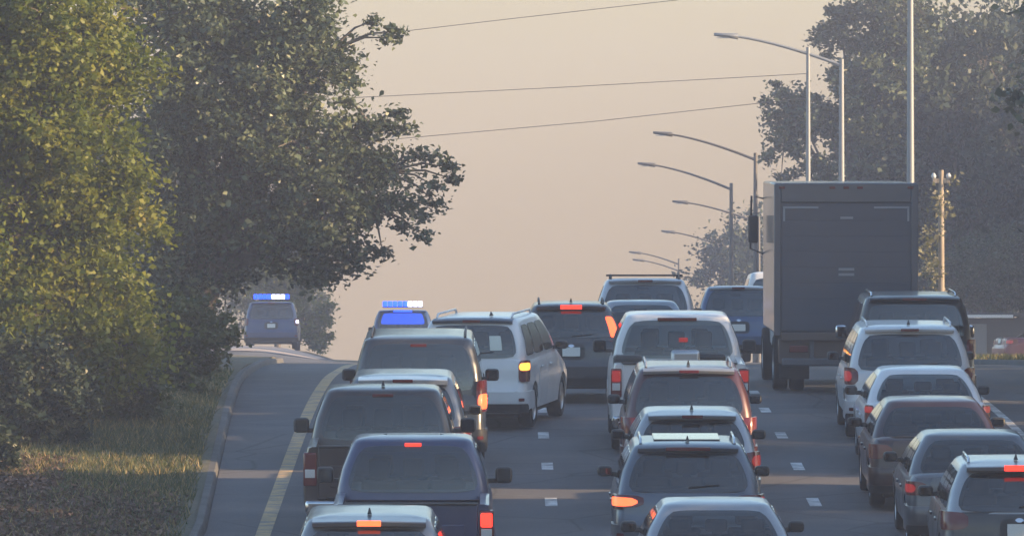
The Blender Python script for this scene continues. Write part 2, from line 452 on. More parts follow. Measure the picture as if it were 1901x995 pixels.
# large grey-green tree whose crown reaches out over the road
d = 152
make_tree('oak_tree', (-6.3, d, zg(-6.3, d)),
  [L(330, 60, d, 1.9), L(470, 70, d, 1.3), L(555, 60, d - .5, .8), L(540, 150, d - .5, 1.0), L(430, 220, d, 1.7), L(330, 320, d + .5, 1.8), L(560, 270, d - .6, 1.15), L(650, 290, d, .85, None, .5), L(715, 318, d, .65, None, .28), L(690, 385, d, .8, None, .35),
   L(600, 370, d - .5, 1.1), L(610, 460, d, .8, None, .45), L(500, 425, d, 1.2, None, .65), L(380, 470, d + .5, 1.0, None, .75), L(310, 500, d, 1.2), L(690, 235, d, .45, None, .22), L(575, 505, d, .55, None, .22), L(610, 95, d, .4)],
  820, 80000, .115, M['leaf_grey'], 'large grey-green tree reaching out over the road with its ragged crown against the sky',
  trunk_r=.32, clump_r=.33, fill=.1, shell=.55,
  tips=[(at(*t, d), .2) for t in ((735, 58), (720, 70), (690, 40), (655, 120), (650, 150), (640, 190), (740, 210), (755, 240), (800, 290), (830, 310), (838, 332), (805, 345), (810, 378), (780, 400), (782, 436), (745, 420), (710, 470), (660, 500), (630, 490), (600, 520), (585, 110), (600, 60), (640, 250), (770, 290))])
# small weedy trees and shrubs on the left verge
d = 136
make_tree('shrub', (-5.9, d, zg(-5.9, d)), [L(375, 640, d, .55), L(410, 620, d, .35), L(300, 660, d, .7), L(330, 600, d + .3, .6), L(270, 600, d, .7), L(360, 720, d, .35, None, .2)],
  190, 15000, .10, M['leaf_shrub'], 'pale speckled shrub spreading below the big grey-green tree', 'shrub', 'shrubs on the left verge', .07, .2, fill=.3)
d = 127
make_tree('shrub', (-6.2, d, zg(-6.2, d)), [L(210, 700, d, .65), L(270, 730, d, .42), L(150, 690, d, .6), L(200, 770, d, .35), L(150, 620, d, .6), L(230, 640, d, .5)],
  190, 15000, .10, M['leaf_shrub'], 'bushy green shrub in the middle of the left verge behind the sunlit strip', 'shrub', 'shrubs on the left verge', .07, .2, fill=.3)
d = 121.5
make_tree('shrub', (-7.0, d, zg(-7.0, d)), [L(60, 740, d, .75), L(120, 770, d, .5), L(5, 780, d, .55), L(90, 690, d, .6), L(10, 690, d, .7)],
  190, 15000, .10, M['leaf_dark'], 'dark shrub at the picture edge below the near leafy tree', 'shrub', 'shrubs on the left verge', .07, .2, fill=.3)
d = 115
make_tree('shrub', (-7.2, d, zg(-7.2, d)), [L(5, 845, d, .25), L(-40, 820, d, .4)],
  40, 3000, .09, M['leaf_dark'], 'small dark shrub poking in at the lower left picture edge', 'shrub', 'shrubs on the left verge', .03, .16, fill=.3)
d = 322
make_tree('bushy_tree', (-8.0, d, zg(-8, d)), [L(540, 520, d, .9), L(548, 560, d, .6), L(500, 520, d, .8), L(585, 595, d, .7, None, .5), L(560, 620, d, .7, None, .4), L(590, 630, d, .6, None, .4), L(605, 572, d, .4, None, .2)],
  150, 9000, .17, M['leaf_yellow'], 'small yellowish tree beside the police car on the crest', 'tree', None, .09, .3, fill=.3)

# a generic street tree, copied with new turns and sizes
def proto_tree(name, label, h, rad, low, mat, group, nleaf=26000, leaf=.2, ncl=330):
    lobes = []
    k = 11
    for i in range(k):
        a = 2.4 * i; zz = low + rad * .5 + (h - low - rad * .8) * (i / (k - 1)); q = rad * .52 * (1 - .55 * abs(i / (k - 1) - .35))
        lobes.append(((math.cos(a) * q, math.sin(a) * q, zz), (rad * .52, rad * .52, rad * .46)))
    return make_tree(name, (0, 0, 0), lobes, ncl, nleaf, leaf, mat, label, 'tree', group, .24, .55, fill=.3, fork=(0, 0, low + .4), shell=.6)
def place_copy(root, loc, rz, s, label):
    r = root.copy(); C.objects.link(r); r.location = loc; r.rotation_euler = (0, 0, rz); r.scale = s; r['label'] = label
    for ch in list(root.children):
        c = ch.copy(); C.objects.link(c); c.parent = r
    return r
GR = 'dark trees along the right side of the road'
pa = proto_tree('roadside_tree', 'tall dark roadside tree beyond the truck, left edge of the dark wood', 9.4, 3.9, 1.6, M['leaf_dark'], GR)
pb = proto_tree('roadside_tree', 'tall roadside tree with a high crown', 9.6, 3.6, 2.6, M['leaf_grey'], GR)
first = {id(pa): True, id(pb): True}
def plant(p, x, d, rz, s, label):
    z = zg(x, d) - .05
    if first[id(p)]:
        first[id(p)] = False; p.location = (x, d, z); p.rotation_euler = (0, 0, rz); p.scale = s; p['label'] = label; return p
    return place_copy(p, (x, d, z), rz, s, label)
row = [(14.7, 61.4), (15.0, 67.7), (15.3, 74.0), (14.7, 80.3), (15.0, 86.6), (15.3, 92.9), (14.7, 99.2), (15.0, 105.5), (15.0, 118.5), (14.7, 124.7), (15.0, 130.9), (15.3, 137.1), (14.7, 143.3), (15.0, 149.5), (15.3, 155.7), (14.7, 161.9), (15.0, 168.1), (15.3, 174.3), (14.7, 180.5)]
for i, (x, d) in enumerate(row):
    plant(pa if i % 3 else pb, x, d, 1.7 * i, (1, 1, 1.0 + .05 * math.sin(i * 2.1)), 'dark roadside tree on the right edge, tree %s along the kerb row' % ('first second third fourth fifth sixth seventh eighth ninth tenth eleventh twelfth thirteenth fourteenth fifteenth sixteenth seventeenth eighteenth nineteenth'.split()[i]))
for i, (x, d) in enumerate([(23.0, 90.7), (23.0, 97.2), (23.0, 103.5), (23.0, 116.5), (23.0, 123.0), (23.3, 129.5), (23.0, 136.0), (23.3, 142.5), (23.0, 149.0), (23.3, 156.0), (23.0, 164.0), (23.3, 172.0)]):  # unseen second row, added to close gaps and deepen the shade
    plant(pa, x, d, 2.3 * i + 1, (1, 1, 1.05), 'unseen second row tree added for shade, number %s from the camera' % ('one two three four five six seven eight nine ten eleven twelve'.split()[i]))
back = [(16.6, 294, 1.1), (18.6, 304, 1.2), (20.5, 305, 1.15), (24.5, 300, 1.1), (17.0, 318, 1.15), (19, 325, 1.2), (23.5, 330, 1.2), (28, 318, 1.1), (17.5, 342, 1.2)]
for i, (x, d) in enumerate([(28, 266), (29, 273), (28, 280), (29, 287), (28, 294), (29, 301), (28, 308), (29, 315), (28, 322)]):  # unseen trees added to keep the visible right wood shaded
    plant(pa, x, d, 1.1 * i, (1.25, 1.25, 1.36), 'unseen tree added to shade the right wood, number %s from the camera' % ('one two three four five six seven eight nine'.split()[i]))
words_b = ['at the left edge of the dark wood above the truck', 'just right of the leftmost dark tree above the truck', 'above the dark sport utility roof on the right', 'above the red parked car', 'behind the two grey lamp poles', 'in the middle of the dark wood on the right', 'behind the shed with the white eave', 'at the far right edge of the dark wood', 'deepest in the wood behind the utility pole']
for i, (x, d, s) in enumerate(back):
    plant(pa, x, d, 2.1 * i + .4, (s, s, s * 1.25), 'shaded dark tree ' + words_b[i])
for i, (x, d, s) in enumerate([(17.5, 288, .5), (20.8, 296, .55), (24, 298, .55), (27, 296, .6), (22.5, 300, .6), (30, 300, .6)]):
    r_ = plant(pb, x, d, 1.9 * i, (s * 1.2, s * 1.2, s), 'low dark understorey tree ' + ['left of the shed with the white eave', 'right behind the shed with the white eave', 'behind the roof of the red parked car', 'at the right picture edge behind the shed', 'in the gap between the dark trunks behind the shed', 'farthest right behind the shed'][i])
# overhanging branches of the wood's edge beside the poles
d = 292
make_tree('oak_tree', (13.4, d, zg(13.4, d)), [L(1490, 235, d, 1.1, None, .9), L(1455, 270, d, .7, None, .5), L(1460, 190, d, .7), L(1560, 60, d, 1.0), L(1580, 140, d, 1.0), L(1530, 210, d, .8), L(1530, 310, d, .8, None, .35), L(1620, 320, d, 1.0, None, .35), L(1680, 300, d, .8, None, .5), L(1600, 230, d, 1.4), L(1650, 120, d, 1.7), L(1660, 0, d, 2.0)],
  330, 22000, .2, M['leaf_grey'], 'tree at the edge of the right wood with leafy branches hanging beside the poles', trunk_r=.2, clump_r=.42, fill=.2,
  tips=[(at(*t, d), .3) for t in ((1425, 290), (1440, 155), (1420, 190), (1540, 20), (1535, 105), (1515, 180), (1450, 330), (1475, 325))])
# far pale tree on the crest behind the lamps
d = 430
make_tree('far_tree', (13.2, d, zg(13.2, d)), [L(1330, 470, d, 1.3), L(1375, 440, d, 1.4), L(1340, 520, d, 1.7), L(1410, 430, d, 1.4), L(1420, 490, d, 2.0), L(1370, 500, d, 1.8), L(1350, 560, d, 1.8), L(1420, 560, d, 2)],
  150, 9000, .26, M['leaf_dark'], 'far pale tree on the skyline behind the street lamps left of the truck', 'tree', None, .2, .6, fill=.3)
# dark wood behind the left trees
GL = 'dark trees behind the left verge'
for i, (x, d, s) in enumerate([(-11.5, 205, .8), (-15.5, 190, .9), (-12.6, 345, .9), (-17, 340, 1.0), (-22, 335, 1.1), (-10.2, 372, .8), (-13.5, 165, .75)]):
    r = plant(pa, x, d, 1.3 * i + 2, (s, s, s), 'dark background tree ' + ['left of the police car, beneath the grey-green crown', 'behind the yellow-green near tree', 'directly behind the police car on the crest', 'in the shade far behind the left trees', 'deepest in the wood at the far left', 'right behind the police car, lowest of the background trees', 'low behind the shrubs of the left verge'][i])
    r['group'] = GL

# verge grass and fallen leaves
def blades(name, n, xf, d0, d1, h, mat, lean=.5):
    D = rng.uniform(d0, d1, n); X = xf(D, n)
    Z = np.array([zg(x, d) for x, d in zip(X, D)])
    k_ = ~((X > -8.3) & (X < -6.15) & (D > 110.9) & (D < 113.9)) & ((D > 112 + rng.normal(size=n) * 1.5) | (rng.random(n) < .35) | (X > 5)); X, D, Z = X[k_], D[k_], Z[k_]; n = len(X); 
    B = np.stack([X, D, Z], 1); a = rng.uniform(0, 2 * np.pi, n); ww = h * .10
    H = h * rng.uniform(.4, 1.3, n); ln = rng.normal(size=(n, 2)) * lean * H[:, None]
    V = np.empty((n, 3, 3)); V[:, 0] = B; V[:, 1] = B
    V[:, 0, 0] += np.cos(a) * ww; V[:, 0, 1] += np.sin(a) * ww; V[:, 1, 0] -= np.cos(a) * ww; V[:, 1, 1] -= np.sin(a) * ww
    V[:, 2] = B; V[:, 2, 0] += ln[:, 0]; V[:, 2, 1] += ln[:, 1]; V[:, 2, 2] += H
    me = bpy.data.meshes.new(name)
    me.vertices.add(n * 3); me.vertices.foreach_set('co', V.reshape(-1)); me.loops.add(n * 3)
    me.loops.foreach_set('vertex_index', np.arange(n * 3, dtype=np.int32)); me.polygons.add(n)
    me.polygons.foreach_set('loop_start', np.arange(0, n * 3, 3, dtype=np.int32))
    at_ = me.attributes.new('tint', 'FLOAT', 'POINT'); at_.data.foreach_set('value', np.repeat(rng.random(n), 3).astype(np.float32))
    me.materials.append(mat); me.update(); me.validate(); return link(name, me)
M['grass'] = leaf_mat('grass_blade', [(0, (.05, .07, .022)), (.55, (.075, .09, .036)), (.8, (.17, .14, .06)), (1, (.36, .26, .12))], .3, .5)
M['litter'] = leaf_mat('dead_leaf', [(0, (.05, .035, .025)), (.5, (.10, .06, .045)), (.85, (.19, .12, .085)), (1, (.34, .23, .16))], .1, .7)
def left_x(D, n): return np.array([xl(d) for d in D]) - .25 - rng.gamma(1.3, 2.2, n)
tag(blades('verge_grass', 60000, left_x, 100, 150, .12, M['grass']), 'short rough grass on the left verge', 'grass', None, 'stuff')
def right_x(D, n): return np.array([xr(d) for d in D]) + .25 + rng.gamma(1.3, 2.0, n)
tag(blades('verge_grass', 14000, right_x, 105, 200, .13, M['grass']), 'short grass beyond the kerb on the right', 'grass', None, 'stuff')
n = 26000
D = rng.uniform(99, 119, n); X = np.array([xl(q) for q in D]) - .3 - rng.gamma(2.0, 1.6, n)
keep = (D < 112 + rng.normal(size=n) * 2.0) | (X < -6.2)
D, X = D[keep], X[keep]
P = np.stack([X, D, np.array([zg(x, q) for x, q in zip(X, D)]) + .02 + rng.random(len(X)) * .03], 1)
tag(link('fallen_leaves', leaf_mesh('fallen_leaves', P, .10, M['litter'], 3.0)), 'brown fallen leaves and pine straw on the near left verge', 'leaves', None, 'stuff')

# ------------------------------------------------------------------ poles, lamps, wires
def lamp(hx, hy, jx, jy, ty, p, label, mat):
    d = F / p; top = at(jx, ty, d); j = at(jx, jy, d); h = at(hx, hy, d)
    z0 = zg(top.x, d); base = Vector((top.x, d, z0))
    root = empty('street_lamp', base, label, 'street lamp', 'street lamps along the right side of the road')
    H = top.z - z0
    MB().tube([(0, 0, 0), (0, 0, H * .5), (0, 0, H)], [.115, .095, .07], 12).build('pole', mat, root)
    MB().box(-.17, .17, -.17, .17, 0, .04).box(-.13, .13, -.13, .13, .04, .22, .02).build('base', mat, root)
    a = j - base; b = h - base; pts = []
    for k in range(11):
        t = k / 10; x = a.x + (b.x - a.x) * t
        pts.append((x, a.y, a.z + (b.z - a.z) * (1 - (1 - t) ** 1.45)))
    MB().tube(pts[:10], [.055 - .02 * k / 10 for k in range(10)], 8).build('arm', mat, root)
    # flat cobra-head luminaire at the end of the arm
    e = Vector(pts[9]); s = (b - e); P_ = []
    u = s.normalized(); ln = .75
    for k in range(9):
        t = k / 8; c = e + u * (ln * t - .05); ww = .17 * math.sin(math.pi * min(1, .12 + t * .95)) ** .5 * (1 if t < .98 else .3); hh = .075 * (1 - .6 * t) + .02
        P_.append([(c.x, c.y + math.cos(q) * ww, c.z + math.sin(q) * hh) for q in [2 * math.pi * i / 10 for i in range(10)]])
    hd = MB(); hd.grid(P_, True); hd.f += [tuple(range(10)), tuple(80 + i for i in range(10))]
    o = hd.build('lamp_head', mat, root)
    MB().box(e.x - .62, e.x - .2, e.y - .11, e.y + .11, e.z - .055, e.z - .03, .008).build('lens', M['clear'], o)
lamp(1430, -110, 1690, -62, -75, 72, 'near grey lamp pole right of the truck rising out of the picture', M['galv'])
lamp(1345, 66, 1562, 122, 110, 60, 'tall street lamp with the highest arm, pole above the truck box', M['galv'])
lamp(1228, 248, 1402, 297, 284, 48, 'dark street lamp with second highest arm just left of the truck', M['darkmetal'])
lamp(1198, 305, 1357, 352, 340, 44, 'dark street lamp left of the truck with third highest arm', M['darkmetal'])
lamp(1260, 375, 1408, 414, 402, 39, 'street lamp whose arm crosses behind another lamp pole', M['darkmetal'])
lamp(1238, 430, 1366, 468, 456, 34, 'street lamp with its arm vanishing into the far tree', M['darkmetal'])
lamp(1180, 469, 1260, 491, 480, 30, 'tiny far street lamp above the roof rack, upper of the pair', M['darkmetal'])
lamp(1186, 483, 1262, 504, 496, 28.5, 'tiny far street lamp above the roof rack, lower of the pair', M['darkmetal'])

def util_pole(x, d, ztop, arms, mat, label, r=.13):
    z0 = zg(x, d); root = empty('utility_pole', (x, d, z0), label, 'utility pole', 'utility poles')
    H = ztop - z0
    MB().tube([(0, 0, 0), (0, 0, H * .6), (0, 0, H)], [r, r * .85, r * .7], 12).build('pole', mat, root)
    for (za, hw) in arms:
        o = MB().box(-hw, hw, -.05, .05, za - z0 - .06, za - z0 + .06, .01).build('crossarm', M['wood'], root)
        for q in (-hw * .85, hw * .85):
            MB().tube([(q, 0, za - z0 + .06), (q, 0, za - z0 + .12), (q, 0, za - z0 + .2)], [.05, .07, .03], 8).build('insulator', M['clear'], o)
    return root
d = 250
t = at(1500, 88, d)
util_pole(t.x, d, t.z, [], M['galv'], 'slim grey utility pole above the truck where two wires end', .085)
a2, a3 = at(1500, 137, d), at(1500, 182, d)
tr_ = at(2060, -60, d); util_pole(tr_.x, d, tr_.z + .4, [(tr_.z - .3, .8)], M['wood'], 'wooden utility pole standing out of view on the right')
tl_ = at(-40, 60, d); util_pole(tl_.x, d, tl_.z + 2.6, [(tl_.z + 2.0, .8), (tl_.z + .3, .5)], M['wood'], 'wooden utility pole hidden behind the left trees')
def wire(pts, label, r=.011):
    p0 = Vector(pts[0]); q = []
    for i in range(len(pts) - 1):
        for k in range(10): q.append(Vector(pts[i]).lerp(Vector(pts[i + 1]), k / 10) - p0)
    q.append(Vector(pts[-1]) - p0)
    o = MB().tube(q, r, 5).build('overhead_wire', M['wire'], None); o.location = p0
    tag(o, label, 'wire', 'overhead wires crossing the road')
wire([at(-40, 135, d), at(640, 71, d), at(950, 35, d), at(1260, 0, d), at(2060, -80, d)], 'uppermost overhead wire slanting across the sky')
wire([at(-40, 225, d), at(650, 182, d), at(1050, 162, d), at(1500, 137, d)], 'middle overhead wire, nearly level, ending at the slim pole')
wire([at(-40, 330, d), at(760, 256, d), at(1100, 226, d), at(1500, 182, d)], 'lowest overhead wire reaching the branches on the right')
# wooden post with creeper right of the truck, pale colours standing in for sunlight
d = 205
t = at(1747, 316, d)
up = util_pole(t.x, d, t.z, [(at(0, 336, d).z, .22)], M['wood'], 'wooden post with climbing creeper in sunlit pale colours right of the truck', .09)
P = []
for k in range(46):
    zz = random.choice((1.5, 2.0, 2.3, 2.9, 3.2, 3.9, 4.1)) + random.gauss(0, .22); an = random.uniform(0, 6.28); rr = abs(random.gauss(0, .28)) * (1.25 - zz / 8)
    P.append(np.array([math.cos(an) * rr - .25 * (zz < 3.4), math.sin(an) * rr, zz]) + rng.normal(size=(14, 3)) * .12)
M['leaf_sunlit'] = leaf_mat('leaf_creeper', [(0, (.10, .11, .05)), (.5, (.20, .19, .12)), (1, (.36, .31, .24))], .3, .4)
link('creeper', leaf_mesh('creeper', np.concatenate(P), .12, M['leaf_sunlit']), up)

# shed with white eave on the right
d = 284
def shed():
    x0, x1 = at(1782, 0, d).x, at(1905, 0, d).x + 4
    xf = at(1880, 0, d).x
    zb = zg(17, d); root = empty('shed', (x0, d, zb), 'low dark shed with a white eave strip at the right edge', 'shed')
    zt = at(0, 588, d).z - zb; wd = x1 - x0
    wall = simple('shed_wall', (.05, .052, .055), .8); roofm = simple('shed_roof', (.045, .047, .05), .7); pan = simple('grey_door', (.17, .18, .19), .6)
    MB().box(.1, wd, .3, 5, -.2, zt - .05, .01).build('wall', wall, root)
    MB().box(-.1, wd + .3, -.1, 5.4, zt + .03, zt + .14, .02).build('roof', roofm, root)
    MB().box(-.1, xf - x0, -.14, -.102, zt - .04, zt + .07, .008).build('eave', simple('white_eave', (.72, .72, .72), .5), root)
    MB().box(.18, .95, .24, .298, .02, zt - .25, .01).build('door', pan, root)
    q = MB()
    MB().box(-.05, .05, 0, .1, -.1, zt, .01).build('post', roofm, root)
shed()

# ------------------------------------------------------------------ vehicles
_wheels = {}
def wheel_meshes(r, wd, steel=False):
    k = (r, wd, steel)
    if k not in _wheels:
        h = wd / 2; ri = r * .66
        t = MB().lathe_x([(-h * .8, ri), (-h, ri + .03), (-h, r - .04), (-h * .85, r - .008), (-h * .4, r), (h * .4, r), (h * .85, r - .008), (h, r - .04), (h, ri + .03), (h * .8, ri), (-h * .8, ri)], 28).mesh('tyre', 40)
        t.materials.append(M['rubber'])
        q = MB()
        for sg in (-1, 1):
            q.lathe_x([(sg * h * .78, ri + .002), (sg * h * .92, ri - .01), (sg * h * .7, ri - .03), (sg * h * .55, ri - .05)], 28)
            for j in range(5):
                a = 2 * math.pi * j / 5; v = []
                for (rr, hw_) in ((.04, .05), (ri - .02, .035)):
                    for dx in (sg * h * .62, sg * h * .8):
                        for u in (-1, 1): v.append((dx, rr * math.cos(a) - u * hw_ * math.sin(a), rr * math.sin(a) + u * hw_ * math.cos(a)))
                q.add(v, [(0, 1, 3, 2), (4, 6, 7, 5), (0, 4, 5, 1), (2, 3, 7, 6), (0, 2, 6, 4), (1, 5, 7, 3)])
            q.lathe_x([(sg * h * .8, .001), (sg * h * .84, .05), (sg * h * .6, .06)], 12)
            q.lathe_x([(sg * h * .35, .001), (sg * h * .35, ri - .03)], 20)
        m = q.mesh('rim', 40); m.materials.append(M['rim'])
        _wheels[k] = (t, m)
    return _wheels[k]

def veh_root(name, X, d, L, yaw, label, cat, group='vehicles queuing up the hill'):
    fx = X + L * math.sin(yaw); fd = d + L * math.cos(yaw)
    f = (lambda x, q: zr(q) + lift(x, q))
    za, zb = f(X, d + .9), f(fx, fd - .9)
    sl = (zb - za) / (L - 1.8)
    return empty(name, (X, d, za - sl * .9 + .012), label, cat, group, (math.atan(sl), 0, -yaw))

def add_wheels(root, hw, ys, r, wd=.22, dual=False):
    t, m = wheel_meshes(r, wd)
    for y in ys:
        for sg in (-1, 1):
            for k in ((0, 1) if dual and y == ys[0] else (0,)):
                x = sg * (hw - wd / 2 - .02 - k * (wd + .04))
                o = link('wheel', t, root, (x, y, r)); link('rim', m, o)

class Car:
    """lofted lower body + greenhouse; local origin on the ground below the rear bumper, +Y forward"""
    def __init__(s, name, X, d, label, cat, W=1.86, L=4.7, H=1.70, belt=1.02, yaw=0., paintc=None, zb=.30, wr=.36, rear=None, deck=None,
                 yrb=.16, yrt=.42, yfb=None, yft=None, wt=.24, lean=None, hood=.86, group='vehicles queuing up the hill'):
        s.W, s.L, s.H, s.belt, s.zb, s.wr = W, L, H, belt, zb, wr
        s.hw = W / 2; s.P = paintc
        s.root = veh_root(name, X, d, L, yaw, label, cat, group)
        s.deck = deck; s.hood = hood
        s.lean_pts = lean or [(.30, .06), (.42, .0), (.62, .0), (.70, .05), (belt - .1, .08), (belt, .13), (belt + .6, .13)]
        s.axles = (.98, L - .90)
        s.yfb = yfb or L - 1.25; s.yft = yft or L - 2.1
        s.yrb, s.yrt, s.wtop = yrb, yrt, s.hw - wt
        s.wbelt = s.hw - .05; s.rc = .16
    def lean(s, z): return float(np.interp(z, [a for a, b in s.lean_pts], [b for a, b in s.lean_pts]))
    def halfw(s, y):
        a = .26; c = .86
        k = 1.0
        if y < a: k = c + (1 - c) * math.sqrt(max(0, 1 - ((a - y) / a) ** 2))
        e = s.L - y
        if e < .6: k = .78 + .22 * math.sqrt(max(0, 1 - ((.6 - e) / .6) ** 2))
        return s.hw * k
    def ztop(s, y):
        if s.deck:   # trunk lid
            pts = [(0, s.deck - .04), (.12, s.deck), (s.yrb + .2, s.belt + .02), (s.yfb - .1, s.belt), (s.yfb + .1, s.belt - .02), (s.L - .35, s.hood), (s.L, s.hood - .14)]
        else:
            pts = [(0, s.belt), (s.yfb, s.belt), (s.yfb + .12, s.belt - .03), (s.L - .35, s.hood), (s.L, s.hood - .14)]
        return float(np.interp(y, [p[0] for p in pts], [p[1] for p in pts]))
    def zbot(s, y):
        z = s.zb + (.05 if y < .06 else 0)
        for a in s.axles:
            q = (s.wr + .055) ** 2 - (y - a) ** 2
            if q > 0: z = max(z, s.wr + math.sqrt(q))
        return z
    def body(s, y0=0., mat=None):
        ys = [0, .02, .06, .12, .19, .27, .4, .5]
        for a in s.axles:
            rr = s.wr + .055
            ys += [a + rr * math.cos(math.pi * k / 12) * .999 for k in range(13)] + [a - rr - .01, a + rr + .01]
        ys += [s.L * .5, s.yrb + .2, s.yfb, s.yfb + .12, s.L - .35, s.L - .6, s.L - .42, s.L - .25, s.L - .12, s.L - .05, s.L - .01, s.L]
        if s.deck: ys += [s.yrb]
        ys = sorted(set(round(y, 4) for y in ys if y >= y0 and y <= s.L))
        rings = []
        for y in ys:
            h = s.halfw(y); zt = s.ztop(y); zb = s.zbot(y)
            prof = [(0, zb), (h * .86, zb), (h * .965, zb + .04), (h * .985, .46), (h, .62), (h * .995, .74), (h * .985, zt - .16), (h * .965, zt - .06), (h * .925, zt - .012), (h * .80, zt + .008), (h * .4, zt + .022), (0, zt + .028)]
            prof = [(a, max(b, zb)) for a, b in prof]
            full = prof + [(-a, b) for a, b in prof[-2:0:-1]]
            fade = max(0, 1 - y / .6)
            rings.append([(a, y + (s.lean(b) * fade if y0 == 0 else 0), b) for a, b in full])
        m = MB().grid(rings, True); n = len(rings[0])
        for idx, ring, dy in ((0, rings[0], -.02), (len(rings) - 1, rings[-1], .04)):
            zc = sum(p[2] for p in ring) / n; yc = sum(p[1] for p in ring) / n
            # column strips across the end face so that it keeps its profile
            h2 = n // 2
            for j in range(1, h2):
                a, b = idx * n + j, idx * n + j + 1
                c_, d_ = idx * n + (n - j - 1), idx * n + (n - j)
                if j < h2 - 0:
                    f = tuple(dict.fromkeys((a, b, c_ % n + idx * n, d_ % n + idx * n)))
                    if len(f) >= 3: m.f.append(f)
            m.f.append((idx * n, idx * n + 1, idx * n + n - 1))
        s.body_o = m.build('body', mat or s.P, s.root, 32)
        MB().box(-s.hw * .8, s.hw * .8, max(.3, y0 + .2), s.L - .4, s.zb - .07, s.zb + .3).build('underbody', M['black'], s.root, 0)
        return s
    # ---- patches that follow the rear of the lower body
    def outline(s, u, off):
        """u in -3..3: |u|<=1 rear face, 1..2 the rounded corner, 2..3 the side to y=1"""
        sg = 1 if u >= 0 else -1; a = abs(u)
        x1 = s.hw * .86
        if a <= 1: x, y, nx, ny = x1 * a, -.015 * (1 - a * a), 0, -1
        elif a <= 2:
            t = (a - 1) * math.pi / 2
            x = x1 + (s.hw - x1) * math.sin(t); y = .26 * (1 - math.cos(t)); nx, ny = math.sin(t), -math.cos(t)
            l = math.hypot(nx * .26, ny * (s.hw - x1) ) or 1; nx, ny = nx * .26 / l, ny * (s.hw - x1) / l
            if a < 1.2: nx, ny = nx * (a - 1) / .2, -1 + (1 + ny) * (a - 1) / .2
        else: x, y, nx, ny = s.hw, .26 + (a - 2) * .74, 1, 0
        return sg * (x + nx * off), y + ny * off
    def wrap(s, name, mat, u0, u1, z0, z1, off=.014, parent=None, round_=.12, nu=14, nv=6, f0=None, f1=None, label=None):
        P_ = []
        top = []
        for i in range(nv + 1):
            row = []; v = i / nv * 2 - 1
            for j in range(nu + 1):
                q = j / nu * 2 - 1
                qq = q * (1 - round_ * abs(v) ** 5); vv = v * (1 - round_ * abs(q) ** 5)
                u = u0 + (u1 - u0) * (qq + 1) / 2
                a = z0 + (f0(u) if f0 else 0); b = z1 + (f1(u) if f1 else 0)
                z = a + (b - a) * (vv + 1) / 2
                x, y = s.outline(u, off); xn, yn = s.outline(u, off - .035)
                fd = max(0, 1 - max(y, 0) / .6)
                row.append(((x, y + s.lean(z) * fd, z), (xn, yn + s.lean(z) * fd, z)))
            P_.append(row)
        return s._shell(P_, name, mat, parent)
    def _shell(s, P_, name, mat, parent):
        m = MB(); nv = len(P_) - 1; nu = len(P_[0]) - 1
        m.grid([[p[0] for p in r] for r in P_])
        ed = [P_[0][j] for j in range(nu + 1)] + [P_[i][nu] for i in range(1, nv + 1)] + [P_[nv][j] for j in range(nu - 1, -1, -1)] + [P_[i][0] for i in range(nv - 1, 0, -1)]
        m.grid([[p[0] for p in ed], [p[1] for p in ed]], True)
        return m.build(name, mat, parent or s.root, 40)
    # ---- greenhouse
    def gh(s, t):
        b = .035 * math.sin(math.pi * min(1, t))
        wd = s.wbelt + (s.wtop - s.wbelt) * t + b
        yr = s.yrb + (s.yrt - s.yrb) * t - b * .8
        yf = s.yfb + (s.yft - s.yfb) * t + b
        z = s.belt - .01 + (s.H - .07 - s.belt) * t
        return wd, yr, yf, z
    def ring(s, t, inset=0., dz=0.):
        wd, yr, yf, z = s.gh(min(t, 1.0)); wd -= inset; yr += inset * 1.5; yf -= inset * 1.5; z += dz
        r = max(.03, s.rc - inset * .2); pts = []
        def corner(cx, cy_, a0):
            for k in range(5):
                a = a0 + math.pi / 2 * k / 4; pts.append((cx + r * math.cos(a), cy_ + r * math.sin(a), z))
        corner(wd - r, yr + r, -math.pi / 2)
        for k in (1, 2, 3): pts.append((wd, yr + r + (yf - yr - 2 * r) * k / 4, z))
        corner(wd - r, yf - r, 0)
        for k in (1, 2, 3): q = 1 - k / 2; pts.append(((wd - r) * q, yf + .07 * (1 - q * q), z))
        corner(-wd + r, yf - r, math.pi / 2)
        for k in (1, 2, 3): pts.append((-wd, yf - r - (yf - yr - 2 * r) * k / 4, z))
        corner(-wd + r, yr + r, math.pi)
        for k in (1, 2, 3): q = -1 + k / 2; pts.append(((wd - r) * q, yr - .05 * (1 - q * q), z))
        return pts
    def cabin(s, mat=None, name='cabin'):
        rs = [s.ring(-.06), s.ring(0), s.ring(.14), s.ring(.5), s.ring(.84), s.ring(1), s.ring(1, .025, .028), s.ring(1, .075, .048), s.ring(1, .2, .064), s.ring(1, .4, .072)]
        m = MB().grid(rs, True); n = len(rs[0]); m.f.append(tuple((len(rs) - 1) * n + k for k in range(n)))
        front = {12, 13, 14, 15}; rear = {n - 4, n - 3, n - 2, n - 1}     # real openings behind the front and rear glass
        m.f = [f for k, f in enumerate(m.f) if not (k < (len(rs) - 1) * n and k // n in (2, 3) and (k % n in front or k % n in rear))]
        yb = s.yrb + 1.0 if s.L > 4.0 and s.belt < 1.15 and not s.deck else s.yrb + .75
        for row, xs in ((yb, (-.42, 0, .42)), (min(yb + .95, s.yft - .1), (-.38, .38))):
            for x in xs:
                zt = s.belt + (s.H - s.belt) * .52
                q = MB().box(x - .22, x + .22, row - .06, row + .08, s.belt - .02, s.belt + .13, .04).box(x - .13, x + .13, row - .05, row + .05, s.belt + .16, zt + .04, .035).box(x - .05, x + .05, row - .01, row + .01, s.belt + .1, s.belt + .2)
                q.build('seat', M['seat'], s.root, 50)
        s_ = s
